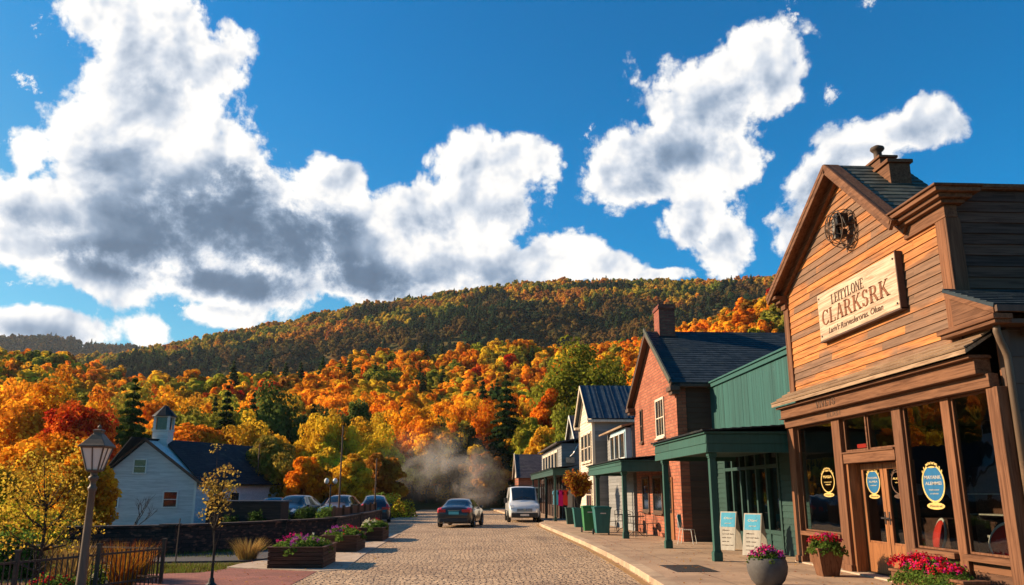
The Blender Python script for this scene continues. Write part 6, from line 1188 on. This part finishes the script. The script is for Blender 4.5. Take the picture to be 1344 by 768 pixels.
while r_ < 1010:
    d = 6.6 if r_ < 420 else 7.4+(r_-420)/600*1.6; n = int(R(76)*r_/d)
    for k in range(n):
        a = R(-34)+R(76)*(k+nr.rand()*.9)/n; q = r_+nr.uniform(-.45, .45)*d; x, y = q*math.sin(a), q*math.cos(a); e = (hz(x, y)-EYE)/q
        if q < 430:
            j = hillcol(x, y, q); addtree(x, y, (.04, .06, .02) if j == 8 else PAL[j][1], 1., j == 8); continue
        f = (q-430)/560; u = wob(x, y, 150, 31)*.8+wob(x, y, 60, 32)*.8+nr.normal()*.35; shade_band = 1 if f+.12*wob(x, y, 200, 33) < .50 else 0  # cloud shadow across the lower mountain slope, put into darker tree colours
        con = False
        if shade_band: c, con = (((.05, .075, .035), nr.rand() < .35) if u < .0 else ((.12, .09, .04), False) if u < .6 else ((.22, .12, .04), False))
        else: c, con = (((.06, .085, .03), nr.rand() < .3) if u < -1.1 else ((.26, .23, .04), False) if u < -.3 else ((.52, .31, .045), False) if u < .5 else ((.60, .24, .035), False) if u < 1.1 else ((.44, .16, .04), False))  # sunlit upper slope: its light put into brighter tree colours
        if q > 965 and nr.rand() < .3+.3*wob(x, y, 90, 36): c, con = (.035, .05, .025), True
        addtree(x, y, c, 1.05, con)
    r_ += d*.9
r_ = 1560.
while r_ < 1960:
    n = int(R(28)*r_/15)
    for k in range(n):
        a = R(-36)+R(28)*(k+nr.rand())/n; q = r_+nr.uniform(-7, 7); x, y = q*math.sin(a), q*math.cos(a); u = nr.rand(); addtree(x, y, (.10, .07, .03) if u < .5 else (.2, .09, .03) if u < .75 else (.05, .06, .03), 1.9, u > .9)
    r_ += 14
print('forest instances', len(fp_), 'individual', len(ind), 'cut', cut)
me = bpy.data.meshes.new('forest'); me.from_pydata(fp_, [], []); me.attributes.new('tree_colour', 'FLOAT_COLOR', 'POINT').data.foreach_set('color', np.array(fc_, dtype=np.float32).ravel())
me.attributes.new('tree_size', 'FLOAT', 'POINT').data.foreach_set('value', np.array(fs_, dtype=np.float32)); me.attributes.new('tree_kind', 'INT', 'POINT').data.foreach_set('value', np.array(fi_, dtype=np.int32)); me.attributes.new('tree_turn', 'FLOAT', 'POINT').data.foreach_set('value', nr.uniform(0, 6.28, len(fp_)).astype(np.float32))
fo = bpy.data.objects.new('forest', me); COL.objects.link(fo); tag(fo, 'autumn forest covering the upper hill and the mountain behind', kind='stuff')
ng = bpy.data.node_groups.new('forest_nodes', 'GeometryNodeTree'); ng.interface.new_socket('Geometry', in_out='INPUT', socket_type='NodeSocketGeometry'); ng.interface.new_socket('Geometry', in_out='OUTPUT', socket_type='NodeSocketGeometry')
N = ng.nodes; Lk = ng.links; gi = N.new('NodeGroupInput'); go = N.new('NodeGroupOutput'); mp = N.new('GeometryNodeMeshToPoints'); ip = N.new('GeometryNodeInstanceOnPoints'); ci = N.new('GeometryNodeCollectionInfo')
ci.inputs['Collection'].default_value = vc; ci.inputs['Separate Children'].default_value = True; ci.inputs['Reset Children'].default_value = True
def na(nm, ty): n = N.new('GeometryNodeInputNamedAttribute'); n.data_type = ty; n.inputs['Name'].default_value = nm; return n.outputs['Attribute']
Lk.new(gi.outputs[0], mp.inputs['Mesh']); Lk.new(mp.outputs[0], ip.inputs['Points']); Lk.new(ci.outputs[0], ip.inputs['Instance']); ip.inputs['Pick Instance'].default_value = True
Lk.new(na('tree_kind', 'INT'), ip.inputs['Instance Index']); cx3 = N.new('ShaderNodeCombineXYZ'); Lk.new(na('tree_turn', 'FLOAT'), cx3.inputs[2]); er = N.new('FunctionNodeEulerToRotation'); Lk.new(cx3.outputs[0], er.inputs[0]); Lk.new(er.outputs[0], ip.inputs['Rotation']); Lk.new(na('tree_size', 'FLOAT'), ip.inputs['Scale']); Lk.new(ip.outputs[0], go.inputs[0])
md = fo.modifiers.new('forest', 'NODES'); md.node_group = ng

# ------------------------------------------------------------------ smoke and haze
def smoke():
    m, nt = newmat('smoke'); o = nt.add('ShaderNodeTexCoord').outputs['Object']
    n = nt.noise(nt.vmath('ADD', nt.mapping(o, (1, 1, 1.15)), nt.vmath('MULTIPLY', nt.noise(o, .25, 2, out='Color'), (3, 3, 3))), .34, 5, .6, .6)
    l = nt.vmath('LENGTH', nt.vmath('MULTIPLY', o, (1/7.4, 1/5.6, 1/4.5)), out=1); l2 = nt.vmath('LENGTH', nt.vmath('MULTIPLY', nt.vmath('ADD', o, (-3.0, 0, 1.6)), (1/4.5, 1/5., 1/3.)), out=1)
    f = nt.math('MAXIMUM', nt.mapr(l, 1., .05, 0, 1.1), nt.mapr(l2, 1., .2, 0, 1.1))
    d = nt.math('MULTIPLY', nt.math('MULTIPLY', nt.mapr(n, .42, .74), f), .24)
    v = nt.add('ShaderNodeVolumePrincipled'); v.inputs['Color'].default_value = (.80, .74, .68, 1); v.inputs['Anisotropy'].default_value = .25; nt.put(v.inputs['Density'], d); finish(nt, None, v.outputs[0]); M['smoke'] = m
    b = MB().box(-7.4, 7.4, -5.6, 5.6, -4.3, 4.6).build('smoke', 'smoke'); b.location = (-3.0, 82, 4.25); tag(b, 'pale grey smoke drifting over the end of the street', kind='stuff')
smoke()
def haze():
    m, nt = newmat('haze'); v = nt.add('ShaderNodeVolumePrincipled'); v.inputs['Color'].default_value = (.75, .85, 1.0, 1); v.inputs['Density'].default_value = .00005; v.inputs['Anisotropy'].default_value = .3; finish(nt, None, v.outputs[0]); M['haze'] = m
    b = MB().box(-2600, 2600, -300, 2900, -3, 330).build('haze', 'haze'); tag(b, 'thin blue autumn haze in the valley air', kind='stuff')
HAZE = True
if HAZE: haze()
